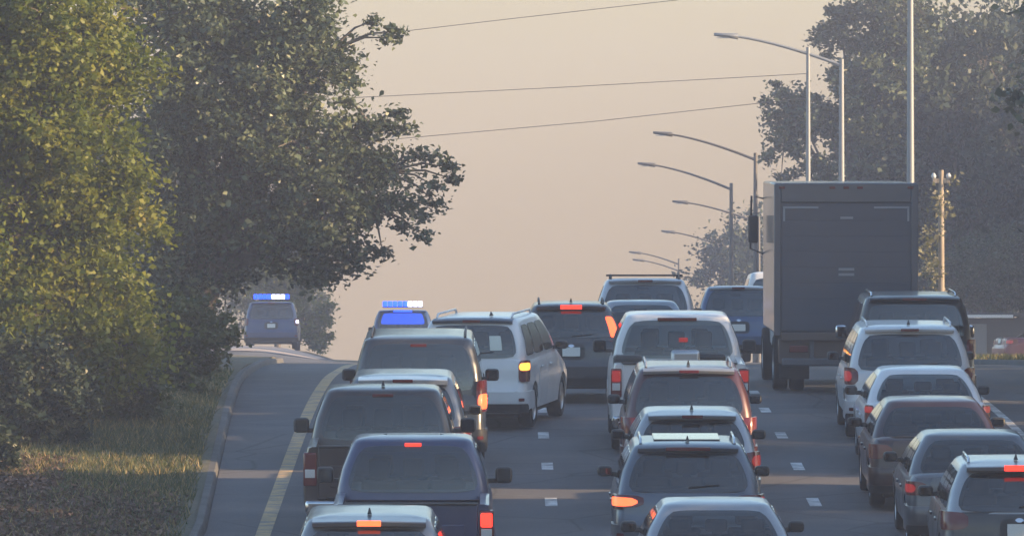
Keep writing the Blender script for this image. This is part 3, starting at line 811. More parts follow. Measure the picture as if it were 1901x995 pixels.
        MB().box(-.11, .11, s.yft - .02, s.yft + .0, s.H - .24, s.H - .17, .01).build('rear_view_mirror', M['black'], s.root, 40)
        s.cab = m.build(name, mat or s.P, s.root, 50); return s
    def rear_pt(s, q, t, off):
        wd, yr, yf, z = s.gh(t); x = q * (wd - s.rc)
        w2, y2, _, z2 = s.gh(t + .02); n = Vector((0, -(z2 - z), (y2 - yr))).normalized()
        y = yr - .05 * (1 - q * q)
        if abs(q) > 1:
            e = (abs(q) - 1) * (wd - s.rc); a = min(1.3, e / s.rc); sg = 1 if q > 0 else -1
            x = sg * (wd - s.rc + s.rc * math.sin(a)); y = yr + s.rc * (1 - math.cos(a)); n = Vector((sg * math.sin(a), n.y * math.cos(a), n.z))
        return (x + n.x * off, y + n.y * off, z + n.z * off)
    def rear_glass(s, q=1.04, t0=.08, t1=.9, mat=None, taper=.0, parent=None, name='rear_window', q0=None, off=.012, round_=.07, label=None):
        P_ = []
        if q0 is None: q = max(q, 1.06); q0 = -q; t0 = min(t0, .10); t1 = max(t1, .90)
        for i in range(9):
            v = i / 8 * 2 - 1; row = []
            for j in range(15):
                uu = j / 14 * 2 - 1
                a = uu * (1 - round_ * abs(v) ** 6); b = v * (1 - round_ * 1.3 * abs(uu) ** 6)
                qq = (q0 + q) / 2 + (q - q0) / 2 * a * (1 - taper * .0 * (b + 1) / 2); t = t0 + (t1 - t0) * (b + 1) / 2
                row.append((s.rear_pt(qq, t, off), s.rear_pt(qq, t, -.04)))
            P_.append(row)
        o = s._shell(P_, name, mat or M['glass'], parent)
        return o
    def side_glass(s, f0, f1, t0=.08, t1=.90, mat=None, sides=(-1, 1)):
        for sg in sides:
            P_ = []
            for i in range(7):
                v = i / 6 * 2 - 1; row = []
                for j in range(9):
                    uu = j / 8 * 2 - 1; a = uu * (1 - .05 * abs(v) ** 6); b = v * (1 - .08 * abs(uu) ** 6)
                    t = t0 + (t1 - t0) * (b + 1) / 2; f = f0 + (f1 - f0) * (a + 1) / 2
                    wd, yr, yf, z = s.gh(t); y = yr + s.rc + (yf - yr - 2 * s.rc) * f
                    row.append(((sg * (wd + .010), y, z), (sg * (wd - .03), y, z)))
                P_.append(row)
            s._shell(P_, 'side_window', mat or M['glass'], None)
        return s
    def windshield(s):
        P_ = []
        for i in range(7):
            v = i / 6 * 2 - 1; row = []
            for j in range(11):
                uu = j / 10 * 2 - 1; a = uu * (1 - .05 * abs(v) ** 6); t = .06 + .86 * (v * (1 - .06 * abs(uu) ** 6) + 1) / 2
                wd, yr, yf, z = s.gh(t); x = a * (wd - s.rc * .9); y = yf + .07 * (1 - a * a)
                row.append(((x, y + .012, z + .008), (x, y - .03, z)))
            P_.append(row)
        s._shell(P_, 'windshield', M['glass'], None); return s
    def doors(s, cuts, handle=None):
        for sg in (-1, 1):
            for a, b in zip(cuts[:-1], cuts[1:]):
                P_ = []
                zt = s.belt - .03
                zz = [s.zb + .1, .46, .62, .74, zt - .14, zt - .05, zt]
                hh = [.972, .985, 1, .995, .985, .968, .945]
                for i, z in enumerate(zz):
                    row = []
                    for j in range(5):
                        y = a + .012 + (b - a - .024) * j / 4; x = s.hw * hh[i] + .005
                        row.append(((sg * x, y, z), (sg * (x - .03), y, z)))
                    P_.append(row)
                o = s._shell(P_, 'door', s.P, None)
                MB().box(*sorted((sg * (s.hw + .004), sg * (s.hw + .035))), a + .12, a + .32, s.belt - .2, s.belt - .165, .01).build('handle', handle or s.P, o)
        return s
    def wheels(s, wd=.225): add_wheels(s.root, s.hw, s.axles, s.wr, wd); return s
    def mirrors(s, mat=None, w=.19, h=.135, dz=.08, out=.085, y=None):
        y = y if y is not None else s.yfb - .42
        for sg in (-1, 1):
            xa = s.hw + out - .1; xb = xa + w; z = s.belt + dz
            o = MB().box(*sorted((sg * xa, sg * xb)), y - .03, y + .13, z - h / 2, z + h / 2, .045).build('mirror', mat or M['black'], s.root, 60)
            MB().box(*sorted((sg * (s.hw - .14), sg * (xa + .03))), y + .02, y + .10, z - h / 2 + .0, z - h / 2 + .06, .015).build('mirror_arm', M['black'], o, 60)
            MB().box(*sorted((sg * (xa + .025), sg * (xb - .025))), y - .036, y - .0305, z - h / 2 + .025, z + h / 2 - .025).build('mirror_glass', M['mirror'], o, 0)
        return s
    def plate(s, z=.80, w=.30, h=.15, off=.02, recess=True):
        if recess: s.wrap('plate_recess', M['black'], -.30, .30, z - .13, z + .14, off - .003)
        x = w / 2 / (s.hw * .86)
        s.wrap('licence_plate', M['plate'], -x, x, z - h / 2, z + h / 2, off + .012, round_=.02, nu=4, nv=2); return s
    def bumper(s, z0=.30, z1=.60, mat=None, off=.03, umax=2.6):
        s.wrap('rear_bumper', mat or s.P, -umax, umax, z0, z1, off, round_=.02, nu=36); return s
    def lower_valance(s, z0=.27, z1=.42, mat=None, off=.036):
        s.wrap('bumper_valance', mat or M['black'], -1.7, 1.7, z0, z1, off, round_=.05, nu=30)
        return s
    def reflectors(s, z=.46):
        for sg in (-1, 1): s.wrap('reflector', M['red'], *sorted((sg * 1.05, sg * 1.35)), z, z + .05, .045, nu=6, nv=2)
        return s
    def shark_fin(s, mat=None, x=0.0):
        z = s.H - .002; y = s.yrt + .26
        v = []
        for (yy, zz, w_) in ((0, 0, .025), (.17, 0, .02), (.03, .07, .006), (.07, .06, .005)):
            v += [(x - w_, y + yy, z + zz), (x + w_, y + yy, z + zz)]
        MB().add(v, [(0, 1, 5, 4), (4, 5, 7, 6), (6, 7, 3, 2), (0, 4, 6, 2), (1, 3, 7, 5), (0, 2, 3, 1)]).build('antenna', mat or M['black'], s.root, 30); return s
    def rails(s, mat=None, h=.06, cross=False, inset=.1):
        for sg in (-1, 1):
            x = sg * (s.wtop - inset); ya, yb = s.yrt + .18, s.yft - .3; z = s.H - .03
            MB().tube([(x, ya, z), (x, ya + .12, z + h), (x, yb - .12, z + h), (x, yb, z)], .018, 8).build('roof_rail', mat or M['black'], s.root, 50)
        if cross:
            for y in (s.yrt + .55, s.yft - .75):
                MB().box(-s.wtop + .02, s.wtop - .02, y - .04, y + .04, s.H + .025, s.H + .06, .012).build('crossbar', M['black'], s.root, 50)
        return s
    def spoiler(s, mat=None, back=.14, drop=.05, wide=.06):
        wd, yr, yf, z = s.gh(1); w_ = wd - wide; rows_ = []
        for k in range(9):
            q = k / 8 * 2 - 1; b = back * (1 - .25 * q * q); y = yr - .05 * (1 - q * q); x = q * w_
            zc = .016 * (1 - q * q)
            rows_.append([(x, y + .18, z + .045 + zc), (x, y - b, z + .03 + zc - .01), (x, y - b - .012, z + .008 + zc), (x, y - b + .01, z - drop + .02 + zc), (x, y + .06, z - drop + zc), (x, y + .18, z - .02)])
        m = MB().grid(rows_, True); n = 6
        m.f += [tuple(range(n)), tuple(8 * n + k for k in range(n))]
        s.sp = m.build('spoiler', mat or s.P, s.root, 40); s.sp_y = yr - .05 - back; s.sp_z = z
        return s
    def stop_lamp(s, lit=True, w=.14, z=None, y=None, h=.022, mat=None):
        if y is None and hasattr(s, 'sp'): y, z = s.sp_y - .012, (s.sp_z + .012)
        if y is None: p = s.rear_pt(0, .93, .0); y, z = p[1] - .012, p[2]
        MB().box(-w, w, y - .012, y + .04, z - h, z + h, .006).build('stop_lamp', mat or (M['redlit'] if lit else M['red']), s.root, 30); return s
    def wiper(s, t=.14):
        a = s.rear_pt(0, t, .03); b = s.rear_pt(.55, t + .06, .03)
        MB().tube([a, b], .009, 6).build('wiper', M['black'], s.root, 40); return s
    def exhaust(s, x=.5):
        MB().tube([(x, .0, .26), (x, .4, .26)], .035, 10).build('exhaust_pipe', M['chrome'], s.root, 40); return s

def badge(c, z, w=.05, off=.03):
    x = w / (c.hw * .86)
    c.wrap('badge', M['chrome'], -x, x, z - .025, z + .025, off, None, .35, 6, 4)
def lamps(c, u0, u1, z0, z1, mat=None, sides=(-1, 1), f0=None, f1=None, off=.02, inner=None, name='tail_light', mats=None, rd=.12):
    for sg in sides:
        m = (mats or {}).get(sg, mat or M['red']); lit_ = None
        if m in (M['redlit'], M['reddim'], M['amberlit']): lit_, m = m, M['red']
        ua, ub = sorted((sg * u0, sg * u1))
        o = c.wrap(name, m, ua, ub, z0, z1, off, None, rd, 10, 5, (lambda u: f0(abs(u))) if f0 else None, (lambda u: f1(abs(u))) if f1 else None)
        if lit_:
            w_ = (u1 - u0) * .2; hz_ = (z1 - z0) * .2
            c.wrap('lamp_lens', lit_, *sorted((sg * (u0 + w_), sg * (u1 - w_))), z0 + hz_ + (f0(1.) if f0 else 0), z1 - hz_, off + .006, o, .2, 8, 3)
        if inner:
            (a0, a1, b0, b1, mm) = inner
            mm = mm.get(sg) if isinstance(mm, dict) else mm
            if mm: c.wrap('lamp_lens', mm, *sorted((sg * a0, sg * a1)), b0, b1, off + .006, o, .15, 6, 3)

def suv(name, X, d, label, cat, pc, W=1.88, L=4.7, H=1.72, belt=1.04, yaw=0, **k):
    c = Car(name, X, d, label, cat, W, L, H, belt, yaw, pc, **k)
    c.body().cabin()
    c.wheels(); c.windshield()
    c.side_glass(.03, .27, mat=M['privacy']); c.side_glass(.30, .60, mat=M['privacy']); c.side_glass(.63, .93)
    c.doors([1.42, 2.35, 3.42])
    c.wrap('tailgate', pc, -1.0, 1.0, .60, belt - .01, .012, None, .05, 20, 6)
    c.bumper(.33, .61); c.lower_valance(); c.reflectors(); badge(c, belt - .08)
    return c
def sedan(name, X, d, label, cat, pc, W=1.82, L=4.75, H=1.45, belt=.94, yaw=0, deck=1.0, yrb=.72, yrt=1.38, **k):
    k.setdefault('zb', .24); k.setdefault('wr', .325)
    c = Car(name, X, d, label, cat, W, L, H, belt, yaw, pc, deck=deck, yrb=yrb, yrt=yrt, yfb=L - 1.2, yft=L - 2.05, hood=.82,
            lean=[(.26, .06), (.36, .0), (.56, .0), (.64, .04), (deck - .1, .07), (deck, .10), (deck + .6, .1)], wt=.27, **k)
    c.body().cabin(); c.wheels(.21); c.windshield()
    c.side_glass(.02, .18); c.side_glass(.21, .55); c.side_glass(.58, .93)
    c.doors([1.42, 2.32, 3.35])
    c.wrap('trunk_lid', pc, -.80, .80, .60, deck - .035, .012, None, .05, 20, 6)
    c.bumper(.28, .60); c.lower_valance(.24, .36); badge(c, deck - .12)
    return c
def hatch(name, X, d, label, cat, pc, W=1.80, L=4.3, H=1.50, belt=.96, yaw=0, **k):
    k.setdefault('zb', .25); k.setdefault('wr', .33); k.setdefault('yrb', .2); k.setdefault('yrt', .62)
    return suv(name, X, d, label, cat, pc, W, L, H, belt, yaw, **k)

def pickup(name, X, d, label, cat, pc, W=2.0, L=5.7, H=1.88, belt=1.18, bed=1.85, tail=1.28, yaw=0, bump=None, lampm=None, lamp_w=.17, rearq=.97, group='vehicles queuing up the hill'):
    c = Car(name, X, d, label, cat, W, L, H, belt, yaw, pc, zb=.42, wr=.40, yrb=bed + .12, yrt=bed + .34, yfb=L - 1.45, yft=L - 2.2, hood=1.08, wt=.25, group=group)
    c.axles = (1.15, L - 1.0)
    c.body(bed + .1); c.cabin(); c.windshield()
    add_wheels(c.root, c.hw, c.axles, .40, .26)
    c.side_glass(.05, .40, .1); c.side_glass(.45, .92, .1)
    for sg in (-1, 1):                      # bed sides with wheel arch
        rows_ = []
        for y in sorted([0.1, .14, .2, .55, bed - .1, bed + .04] + [1.15 + .47 * math.cos(math.pi * k / 12) for k in range(13)]):
            q = .47 ** 2 - (y - 1.15) ** 2; z0 = .50 if q <= 1e-6 else max(.50, .40 + math.sqrt(q))
            o = c.hw - (.02 if y < .13 else 0)
            fl = .025 if abs(y - 1.15) < .5 else 0
            prof = [(o - .16, z0), (o - .01 + fl, z0), (o + fl, max(z0, .8)), (o - .015 + fl * .3, max(z0, tail - .16)), (o - .05, tail - .01), (o - .09, tail), (o - .16, tail)]
            rows_.append([(sg * a, y, b) for a, b in prof])
        m = MB().grid(rows_, True); n = 7
        m.f += [tuple(range(n)), tuple((len(rows_) - 1) * n + k for k in range(n))]
        m.build('bed_side', pc, c.root, 35)
        z1_ = tail - .07; mt = (lampm or {}).get(sg)
        o = MB().box(*sorted((sg * (c.hw - lamp_w), sg * (c.hw + .006))), .07, .20, z1_ - .44, z1_, .025).build('tail_light', M['red'], c.root, 50)
        MB().box(*sorted((sg * (c.hw - lamp_w + .025), sg * (c.hw - .015))), .060, .075, z1_ - .33, z1_ - .22, .006).build('reversing_lens', M['clear'], o, 50)
        if mt: MB().box(*sorted((sg * (c.hw - lamp_w + .02), sg * (c.hw - .01))), .058, .075, z1_ - .20, z1_ - .03, .02).build('lamp_lens', mt, o, 50)
    MB().box(-c.hw + .15, c.hw - .15, .15, bed + .04, .72, .76).build('bed_floor', M['black'], c.root, 0)
    hwg = c.hw - lamp_w - .012
    tg = MB().box(-hwg, hwg, .085, .15, .60, tail - .005, .02)
    o = tg.build('tailgate', pc, c.root, 50)
    MB().box(-hwg + .16, hwg - .16, .066, .09, .74, tail - .24, .012).build('panel', pc, o, 50)
    MB().box(-hwg, hwg, .05, .16, tail - .004, tail + .018, .008).build('tailgate_cap', M['black'], o, 50)
    MB().box(-.13, .13, .05, .075, tail - .17, tail - .09, .012).build('handle', M['black'], o, 50)
    MB().box(-c.hw + .02, c.hw - .02, -.04, .14, .40, .58, .04).build('rear_bumper', bump or M['chrome'], c.root, 50)
    MB().box(-.16, .16, -.05, -.042, .42, .56, .004).build('licence_plate', M['plate'], c.root, 0)
    c.rear_glass(rearq + .06, .08, .95, M['glass'], .0)
    c.mirrors(w=.21, h=.20, dz=.12, out=.12)
    MB().box(-.75, .75, .3, L - .6, .38, .5).build('chassis', M['black'], c.root, 0)
    return c

PC = {}
def pc(name, col, metal=.25, rough=.32):
    if name not in PC: PC[name] = paint('paint_' + name, col, metal, rough)
    return PC[name]
silver = pc('silver', (.30, .315, .34), .5); white = pc('white', (.60, .61, .63), .0, .3); black = pc('black', (.022, .023, .026), .2)
navy = pc('navy', (.028, .038, .10), .3); brown = pc('dark_brown', (.030, .022, .024), .35); slate = pc('slate', (.085, .105, .14), .4)
charcoal = pc('charcoal', (.036, .040, .050), .35); grey = pc('grey', (.095, .10, .115), .45); maroon = pc('maroon', (.030, .012, .015), .3)
police = pc('police', (.006, .035, .12), .2); bluep = pc('blue', (.05, .085, .17), .4); redp = pc('red', (.14, .012, .025), .2); lightgrey = pc('light_grey', (.50, .52, .55), .35)
G1 = 'vehicles queuing up the hill'
def X_at(px, d): return (px - 925) * d / F

# --- left lane
c = suv('sport_utility', X_at(684, 87.9), 87.9, 'grey sport utility at the lower left with lit orange roof stop lamp', 'car', pc('mid_grey', (.16, .17, .19), .5), 1.84, 4.6, 1.72)
c.spoiler(back=.12).rear_glass(.9, .1, .90, M['privacy'], .06); c.stop_lamp(True, .13, h=.03, mat=M['orangelit']); c.mirrors(); lamps(c, .72, 2.1, .80, 1.02, M['redlit']); c.plate(); c.wiper(); c.shark_fin()

c = pickup('pickup_truck', X_at(763, 96), 96, 'dark navy pickup truck with lit tail lights behind the grey sport utility roof', 'pickup truck', navy, 1.95, 5.6, 1.90, 1.20, 1.85, 1.24, lampm={1: M['redlit'], -1: M['redlit']}, bump=M['chrome'])
p = c.rear_pt(0, .95, 0); MB().box(-.10, .10, p[1] - .03, p[1] + .02, p[2] - .0, p[2] + .04, .006).build('stop_lamp', M['redlit'], c.root, 30)

c = pickup('pickup_truck', X_at(706, 105.3), 105.3, 'dark brown pickup truck with roof fin in the left lane', 'pickup truck', brown, 2.0, 5.75, 1.92, 1.18, 1.85, 1.27)
c.shark_fin(); p = c.rear_pt(0, .95, 0); MB().box(-.14, .14, p[1] - .03, p[1] + .02, p[2] - .01, p[2] + .03, .006).build('stop_lamp', M['red'], c.root, 30)

c = suv('sport_utility', X_at(747, 112.2), 112.2, 'slate blue sport utility with pale roof spoiler ahead of the brown pickup', 'car', slate, 1.84, 4.6, 1.77)
c.spoiler(lightgrey, .2, .07).rear_glass(.9, .1, .90, M['privacy'], .05); c.stop_lamp(False); c.mirrors(); lamps(c, .80, 2.1, .82, 1.08); c.plate(); c.wiper()

c = suv('sport_utility', X_at(776, 118.6), 118.6, 'big dark grey sport utility with orange lit right tail light', 'car', charcoal, 1.98, 5.1, 1.96, 1.12, zb=.36, wr=.40, yrb=.12, yrt=.30, wt=.2)
c.rear_glass(.96, .06, .955, M['privacy'], .03); c.stop_lamp(False, .12); c.mirrors(w=.21, h=.18); c.rails(h=.045)
lamps(c, 1.0, 1.95, .86, 1.32, M['red'], inner=(1.1, 1.85, .90, 1.12, {1: M['orangelit']})); c.plate(.9); c.wiper(); c.mirrors if 0 else None

def lightbar(c, y, z, wd=.62, left=None, right=None):
    o = MB().box(-wd, wd, y - .10, y + .12, z, z + .03, .01).build('light_bar', M['black'], c.root, 40)
    n = 8
    for k in range(n):
        x0 = -wd + .01 + (2 * wd - .02) * k / n; x1 = x0 + (2 * wd - .02) / n - .012
        MB().box(x0, x1, y - .13, y + .14, z + .028, z + .21, .03).build('light_bar_lamp', (left if k < n / 2 else right)[k % 4], o, 40)
B, Wh, Cl = M['bluelit'], M['whitelit'], M['clear']
c = suv('police_car', X_at(747, 262), 262.0, 'dark police sport utility in the left lane glowing blue with a lit roof bar', 'police car', police, 2.0, 5.0, 1.78, 1.08, zb=.3, wr=.38, yrt=.40, wt=.2, group='police cars with blue lights')
c.rear_glass(.97, .05, .92, M['privacy'], .03); c.rear_glass(.93, .34, .90, M['bluedim'], 0, None, 'light_panel', -.93, .03, .04); lightbar(c, .50, 1.83, .66, (B, B, B, B), (B, Wh, Wh, Wh)); c.mirrors(); lamps(c, 1.0, 2.0, .86, 1.12, M['reddim']); c.plate(); c.spoiler(police, .08); c.stop_lamp(True, .3, mat=B)
c = suv('police_car', X_at(503, 302), 302.0, 'police sport utility standing on the crest beside the left trees', 'police car', police, 2.0, 5.0, 1.78, 1.08, zb=.3, wr=.38, yrt=.40, wt=.2, group='police cars with blue lights')
c.rear_glass(.95, .06, .955, M['privacy'], .03); lightbar(c, .50, 1.83, .68, (B, B, B, B), (Wh, Wh, Wh, B)); c.mirrors(); lamps(c, 1.0, 2.0, .86, 1.14, M['red'], inner=(1.2, 1.8, .95, 1.08, {1: M['whitelit']})); c.plate(.86); c.spoiler(police, .08); c.stop_lamp(False)

# white vehicle changing lanes
c = suv('minivan', X_at(872, 127.5), 127.5, 'white minivan angled across the lane line with amber right signal', 'van', white, 1.80, 4.85, 1.78, 1.12, math.radians(9), zb=.26, wr=.34, yrb=.14, yrt=.34, wt=.2)
o = c.rear_glass(.95, .04, .90, M['privacy'], .02); c.spoiler(slate, .06); c.stop_lamp(False); c.mirrors(w=.2); c.rails(white)
c.rear_glass(.74, .24, .62, M['sticker'], 0, o, 'window_sticker', .46, .02, .02)
lamps(c, 1.0, 2.05, .76, 1.10, M['red'], inner=(1.05, 1.95, .94, 1.06, {1: M['amberlit']})); c.plate(.8); c.wiper(); c.shark_fin(x=.25)

# --- middle lane
c = suv('sport_utility', X_at(1060, 135.5), 135.5, 'dark compact sport utility with lit vertical tail lights and red roof stop lamp', 'car', charcoal, 1.76, 4.55, 1.67)
c.spoiler(back=.1).rear_glass(.86, .10, .90, M['privacy'], .05); c.stop_lamp(True, .18, h=.035); c.mirrors(); c.plate(.86); c.wiper(); c.shark_fin(); c.rails()
for sg in (-1, 1):
    q = sorted((sg * 1.0, sg * 1.22)); c.rear_glass(q[1], .12, .72, M['orangelit'], 0, None, 'tail_light', q[0], .02, .1)
lamps(c, 1.0, 1.9, .9, 1.04, M['red'])

c = sedan('sedan', X_at(1193, 142.2), 142.2, 'pale silver sedan roof between the white pickup and the roof rack car', 'car', silver, 1.78, 4.5, 1.52)
c.rear_glass(.97, .08, .955); c.mirrors(); lamps(c, .8, 2.0, .74, .92, M['red']); c.plate()
c = suv('sport_utility', X_at(1198, 154), 154.0, 'light silver sport utility with black roof rack and amber right signal', 'car', lightgrey, 1.98, 4.9, 1.82, 1.08, yrt=.42)
c.rails(h=.08, cross=True).rear_glass(.95, .08, .90, M['privacy'], .04); c.spoiler(back=.08); c.stop_lamp(False); c.mirrors(); lamps(c, 1.0, 2.1, .92, 1.2, M['red'], inner=(1.1, 1.9, .98, 1.12, {1: M['amberlit']})); c.plate()

c = pickup('pickup_truck', X_at(1262, 122), 122.0, 'tall white pickup truck with red lamp seen in its rear window', 'pickup truck', white, 2.08, 5.85, 2.02, 1.30, 1.85, 1.36, lampm={1: M['reddim'], -1: M['reddim']}, lamp_w=.16, rearq=.99)
p = c.rear_pt(.12, .5, .022); MB().box(p[0] - .07, p[0] + .07, p[1] - .02, p[1] + .02, p[2] - .035, p[2] + .035, .012).build('lamp_lens', M['reddim'], c.root, 30)
p = c.rear_pt(0, .97, .01); MB().box(-.3, .3, p[1] - .03, p[1] + .02, p[2] - .02, p[2] + .03, .006).build('stop_lamp', M['red'], c.root, 30)
for k, (x, h) in enumerate(((-.78, .10), (.1, .16), (.5, .09))):
    MB().box(x - .22, x + .22, .5 + .3 * k, .9 + .3 * k, .77, 1.36 + h, .05).build('bed_load', M['black'] if k != 1 else M['rim'], c.root, 50)

c = suv('sport_utility', X_at(1279, 114.9), 114.9, 'dark reddish crossover with pale roof spoiler and wide red tail lights behind the white pickup', 'car', pc('deep_red', (.055, .016, .022), .3), 1.90, 4.6, 1.73, 1.02)
c.spoiler(silver, .10, .05).rear_glass(.97, .04, .90, M['privacy'], .05); c.stop_lamp(False); c.mirrors(); lamps(c, .62, 2.4, .80, 1.02, M['red'], f0=lambda u: .06 * max(0, 1.2 - u)); c.plate(.7); c.wiper(); c.shark_fin(); c.rails(silver)

c = hatch('hatchback', X_at(1286, 108.5), 108.5, 'silver roofed hatchback with short antenna in the middle lane', 'car', silver, 1.78, 4.35, 1.50)
c.spoiler(back=.14).rear_glass(.93, .06, .90, M['privacy'], .05); c.stop_lamp(False); c.mirrors(); lamps(c, .85, 2.2, .74, .98, M['red'], mats={1: M['reddim']}); c.plate(); c.wiper(); c.shark_fin()

c = suv('sport_utility', X_at(1278, 100.9), 100.9, 'blue-grey crossover with roof rails and lit orange left tail light', 'car', slate, 1.86, 4.6, 1.60, .99, yrt=.55, yrb=.18)
c.spoiler(back=.1).rear_glass(.95, .04, .90, M['privacy'], .05); c.stop_lamp(False, .28); c.mirrors(); c.rails(M['chrome'], .055)
lamps(c, .70, 2.4, .80, .98, M['red'], inner=(.8, 2.0, .84, .95, {-1: M['orangelit'], 1: M['reddim']}), f0=lambda u: .05 * max(0, 1.3 - u)); c.plate(.66); c.wiper(); c.shark_fin()
MB().box(-.42, .42, c.yrt + .55, c.yft - .25, c.H - .006, c.H + .006, .004).build('sunroof', M['glass'], c.root, 40)

c = sedan('sedan', X_at(1335, 92.4), 92.4, 'silver sedan at the lower middle with lit red stop lamp behind its rear glass', 'car', silver, 1.82, 4.75, 1.45)
c.rear_glass(.98, .05, .955, M['glass']); c.mirrors(); lamps(c, .7, 2.1, .74, .94, M['redlit']); c.plate()
p = c.rear_pt(0, .24, .03); MB().box(-.16, .16, p[1] - .02, p[1] + .03, p[2] - .02, p[2] + .02, .006).build('stop_lamp', M['redlit'], c.root, 30)

# --- right lane
c = hatch('hatchback', X_at(1892, 97.7), 97.7, 'black hatchback with silver roof and lit red stop lamp at the lower right corner', 'car', black, 1.84, 4.3, 1.60, 1.0, yrb=.16, yrt=.50)
c.cab.data.materials.clear(); c.cab.data.materials.append(silver)
c.spoiler(silver, .16, .05).rear_glass(.97, .04, .90, M['privacy'], .05); c.stop_lamp(True, .17, h=.035); c.mirrors(); lamps(c, .78, 2.2, .80, 1.02, M['red']); c.plate(); c.wiper(); c.shark_fin(); c.rails(M['chrome'], .05)

c = sedan('sedan', X_at(1818, 104.0), 104.0, 'silver grey sedan behind the black hatchback in the right lane', 'car', grey, 1.84, 4.75, 1.46)
c.rear_glass(.98, .05, .955); c.mirrors(); lamps(c, .85, 2.3, .74, .92, M['red'], mats={-1: M['reddim']}); c.plate()

c = sedan('sedan', X_at(1741, 110.9), 110.9, 'dark maroon sedan with black mirrors in the right lane', 'car', maroon, 1.84, 4.75, 1.46)
c.rear_glass(.99, .05, .92); c.mirrors(w=.21, h=.13); lamps(c, .8, 2.2, .72, .92, M['red']); c.plate(.62); c.wrap('deck_spoiler', M['black'], -.85, .85, 1.0, 1.03, .03, nu=14, nv=2)

c = sedan('sedan', X_at(1722, 118.1), 118.1, 'white sedan with tall red tail lights behind the white sport utility', 'car', white, 1.82, 4.7, 1.46, deck=1.03)
c.rear_glass(.97, .06, .955); c.mirrors(M['black']); lamps(c, 1.0, 1.75, .62, .99, M['red'], inner=(1.1, 1.7, .88, .97, M['reddim'])); c.plate(.8); c.wrap('deck_spoiler', M['black'], -.8, .8, 1.03, 1.06, .03, nu=14, nv=2)

c = suv('sport_utility', X_at(1690, 125.1), 125.1, 'white sport utility with large dark rear window and black side mirrors', 'car', white, 1.98, 4.85, 1.76, 1.06, yrt=.48)
c.spoiler(back=.1).rear_glass(1.04, .03, .90, M['privacy'], .06); c.stop_lamp(False); c.mirrors(); c.rails(white); c.shark_fin(); lamps(c, .95, 2.3, .86, 1.12, M['red'], mats={-1: M['reddim']}); c.plate(.84); c.wiper()

c = suv('sport_utility', X_at(1698, 132.3), 132.3, 'black sport utility with dark roof just behind the box truck', 'car', black, 1.98, 4.95, 1.92, 1.12, zb=.34, wr=.4, yrt=.34, wt=.2)
c.spoiler(black, .1).rear_glass(.96, .06, .90, M['privacy'], .04); c.stop_lamp(False, .2); c.mirrors(M['chrome'], h=.22); c.rails(M['chrome'], .05); lamps(c, 1.0, 2.0, .9, 1.2, M['red']); c.plate(.88)

# box truck
d = 139.6
TW, TL, TH = 2.46, 8.4, 3.62
tr_root = veh_root('box_truck', X_at(1570, d), d, TL, 0, 'large dark grey box truck seen from behind in the right lane', 'truck')
tm = pc('truck_grey', (.046, .062, .092), .1, .55); tf = pc('truck_frame', (.08, .09, .11), .3, .5); tb = pc('truck_rust', (.10, .075, .065), .2, .7)
h = TW / 2
MB().box(-h, h, .08, 6.2, 1.02, TH, .03).build('cargo_box', tm, tr_root, 50)
MB().box(-h + .10, h - .10, -.0, .075, 1.06, TH - .34, .012).build('roll_door', tm, tr_root, 50)
for k in range(8):
    z = 1.10 + k * .268
    MB().box(-h + .13, h - .13, -.012, .002, z, z + .263, .002).build('door_slat', tm, tr_root, 50)
for sg in (-1, 1):
    MB().box(*sorted((sg * (h - .105), sg * (h + .015))), -.03, .10, .98, TH - .02, .015).build('corner_post', tf, tr_root, 50)
MB().box(-h + .107, h - .107, -.03, .10, TH - .335, TH - .005, .015).build('header', tf, tr_root, 50)
MB().box(-h + .1, h - .1, -.05, .085, .9, 1.045, .02).build('sill', tb, tr_root, 50)
for x in (-.24, 0, .24, -h + .12, h - .12): MB().box(x - .05, x + .05, -.045, -.028, TH - .10, TH - .06, .006).build('marker_light', M['red'], tr_root, 50)
for sg in (-1, 1):
    MB().box(*sorted((sg * (h - .75), sg * (h - .14))), -.036, -.0312, TH - .44, TH - .405).build('reflective_tape', M['tape'], tr_root, 0)
    MB().box(*sorted((sg * (h - .175), sg * (h - .14))), -.036, -.0312, TH - .66, TH - .442).build('reflective_tape', M['tape'], tr_root, 0)
for z in (2.02, 2.11): MB().box(-.13, .14, -.026, -.0185, z, z + .045).build('label_strip', M['tape'], tr_root, 0)
MB().box(-.10, .12, -.026, -.0185, TH - .62, TH - .58).build('label_strip', M['tape'], tr_root, 0)
MB().box(-h + .06, h - .06, .06, .2, .50, .93, .02).build('lift_gate', tb, tr_root, 50)
MB().box(-.55, .55, .2, 8.0, .62, .9, .02).build('chassis', tb, tr_root, 50)
MB().box(-h + .12, h - .12, -.02, .10, .46, .60, .03).build('rear_bumper', tf, tr_root, 50)
for sg in (-1, 1):
    MB().box(*sorted((sg * .55, sg * .63)), .03, .12, .58, .92, .01).build('bumper_bracket', tf, tr_root, 50)
    MB().box(*sorted((sg * (h - .62), sg * (h - .10))), .60, .63, .22, .95, .008).build('mud_flap', M['black'], tr_root, 50)
    MB().box(*sorted((sg * .66, sg * .98)), -.005, .05, .70, .82, .012).build('tail_light', M['red'], tr_root, 50)
    o = MB().tube([(sg * (h - .02), 6.6, 3.3), (sg * (h + .2), 6.5, 3.35), (sg * (h + .22), 6.5, 2.4), (sg * (h - .02), 6.6, 2.3)], .02, 6).build('mirror', M['black'], tr_root, 40)
    MB().box(*sorted((sg * (h + .08), sg * (h + .26))), 6.45, 6.53, 2.5, 3.0, .03).build('mirror_glass', M['black'], o, 50)
MB().box(.18, .52, -.03, -.022, .47, .59).build('licence_plate', M['plate'], tr_root, 0)
MB().box(-1.08, 1.08, 6.35, 8.35, .6, 2.5, .12).build('cab', white, tr_root, 50)
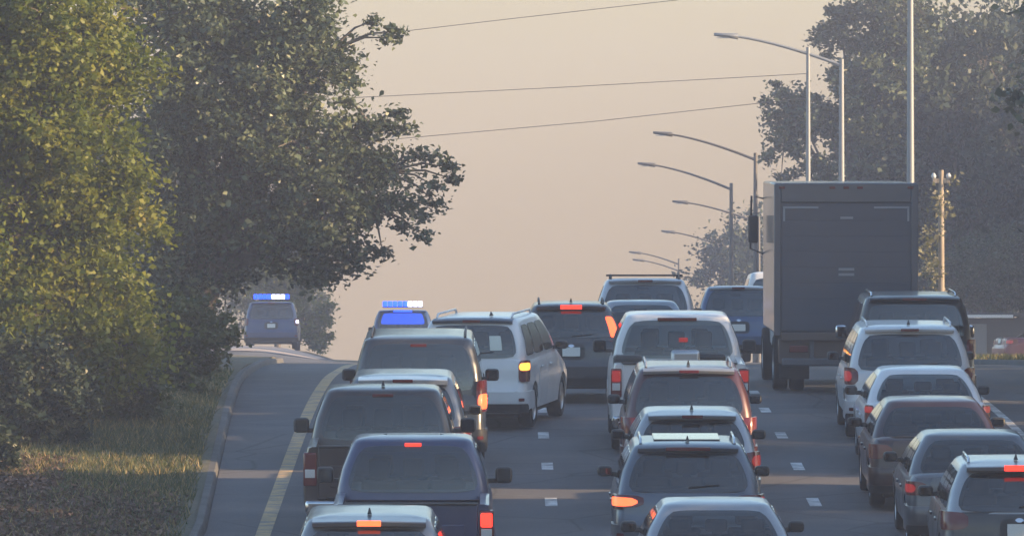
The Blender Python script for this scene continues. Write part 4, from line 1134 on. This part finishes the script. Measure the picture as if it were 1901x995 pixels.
MB().box(-1.0, 1.0, 8.352, 8.36, 1.5, 2.3, .003).build('windshield', M['glass'], tr_root, 0)
add_wheels(tr_root, h, (1.7, 7.4), .48, .25, True)

c = suv('sport_utility', X_at(1371, 178), 178.0, 'dark blue sport utility beside the truck on the crest', 'car', bluep, 1.84, 4.6, 1.74)
c.rear_glass(.98, .04, .955, M['privacy'], .04); c.spoiler(lightgrey, .05); c.stop_lamp(False); c.mirrors(); lamps(c, .8, 2.1, .86, 1.02, M['red'], mats={1: M['reddim']}); c.plate()
c = suv('cargo_van', X_at(1452, 200), 200.0, 'white van far ahead showing its rounded roof beside the truck', 'van', white, 2.0, 5.3, 2.25, 1.2, zb=.34, wr=.36, yrt=.3, wt=.24)
c.rear_glass(.8, .12, .90, M['privacy'], .02); c.stop_lamp(False); c.mirrors(w=.2, h=.26); lamps(c, 1.0, 1.9, .8, 1.3, M['red']); c.plate()

# red parked car by the shed
d = 277
c = sedan('sedan', at(1832, 0, d).x + .4, d, 'red sedan parked by the shed at the right edge', 'car', redp, 1.80, 4.4, 1.30, .88, math.radians(78), deck=.92, group='parked cars')
c.root.rotation_euler[0] = 0; c.root.location.z = zg(c.root.location.x + 2, d) + .03
c.rear_glass(.97, .06, .955); c.mirrors(); lamps(c, .8, 2.2, .68, .86, M['reddim']); c.plate()

# ------------------------------------------------------------------ evening haze
HAZE = 0.00072
hz = MB().box(-165, 165, -82, 572, -9, 31).build('haze', bpy.data.materials.new('haze'), None, 0)
hm = hz.data.materials[0]; hm.use_nodes = True; n = hm.node_tree
for q in list(n.nodes):
    if q.type == 'BSDF_PRINCIPLED': n.nodes.remove(q)
pv = n.nodes.new("ShaderNodeVolumePrincipled"); pv.inputs["Density"].default_value = HAZE
pv.inputs["Color"].default_value = (.66, .75, 1.0, 1); pv.inputs["Anisotropy"].default_value = .2
n.links.new(pv.outputs[0], n.nodes["Material Output"].inputs["Volume"])
tag(hz, 'thin evening haze over the whole road', 'haze', None, 'stuff')
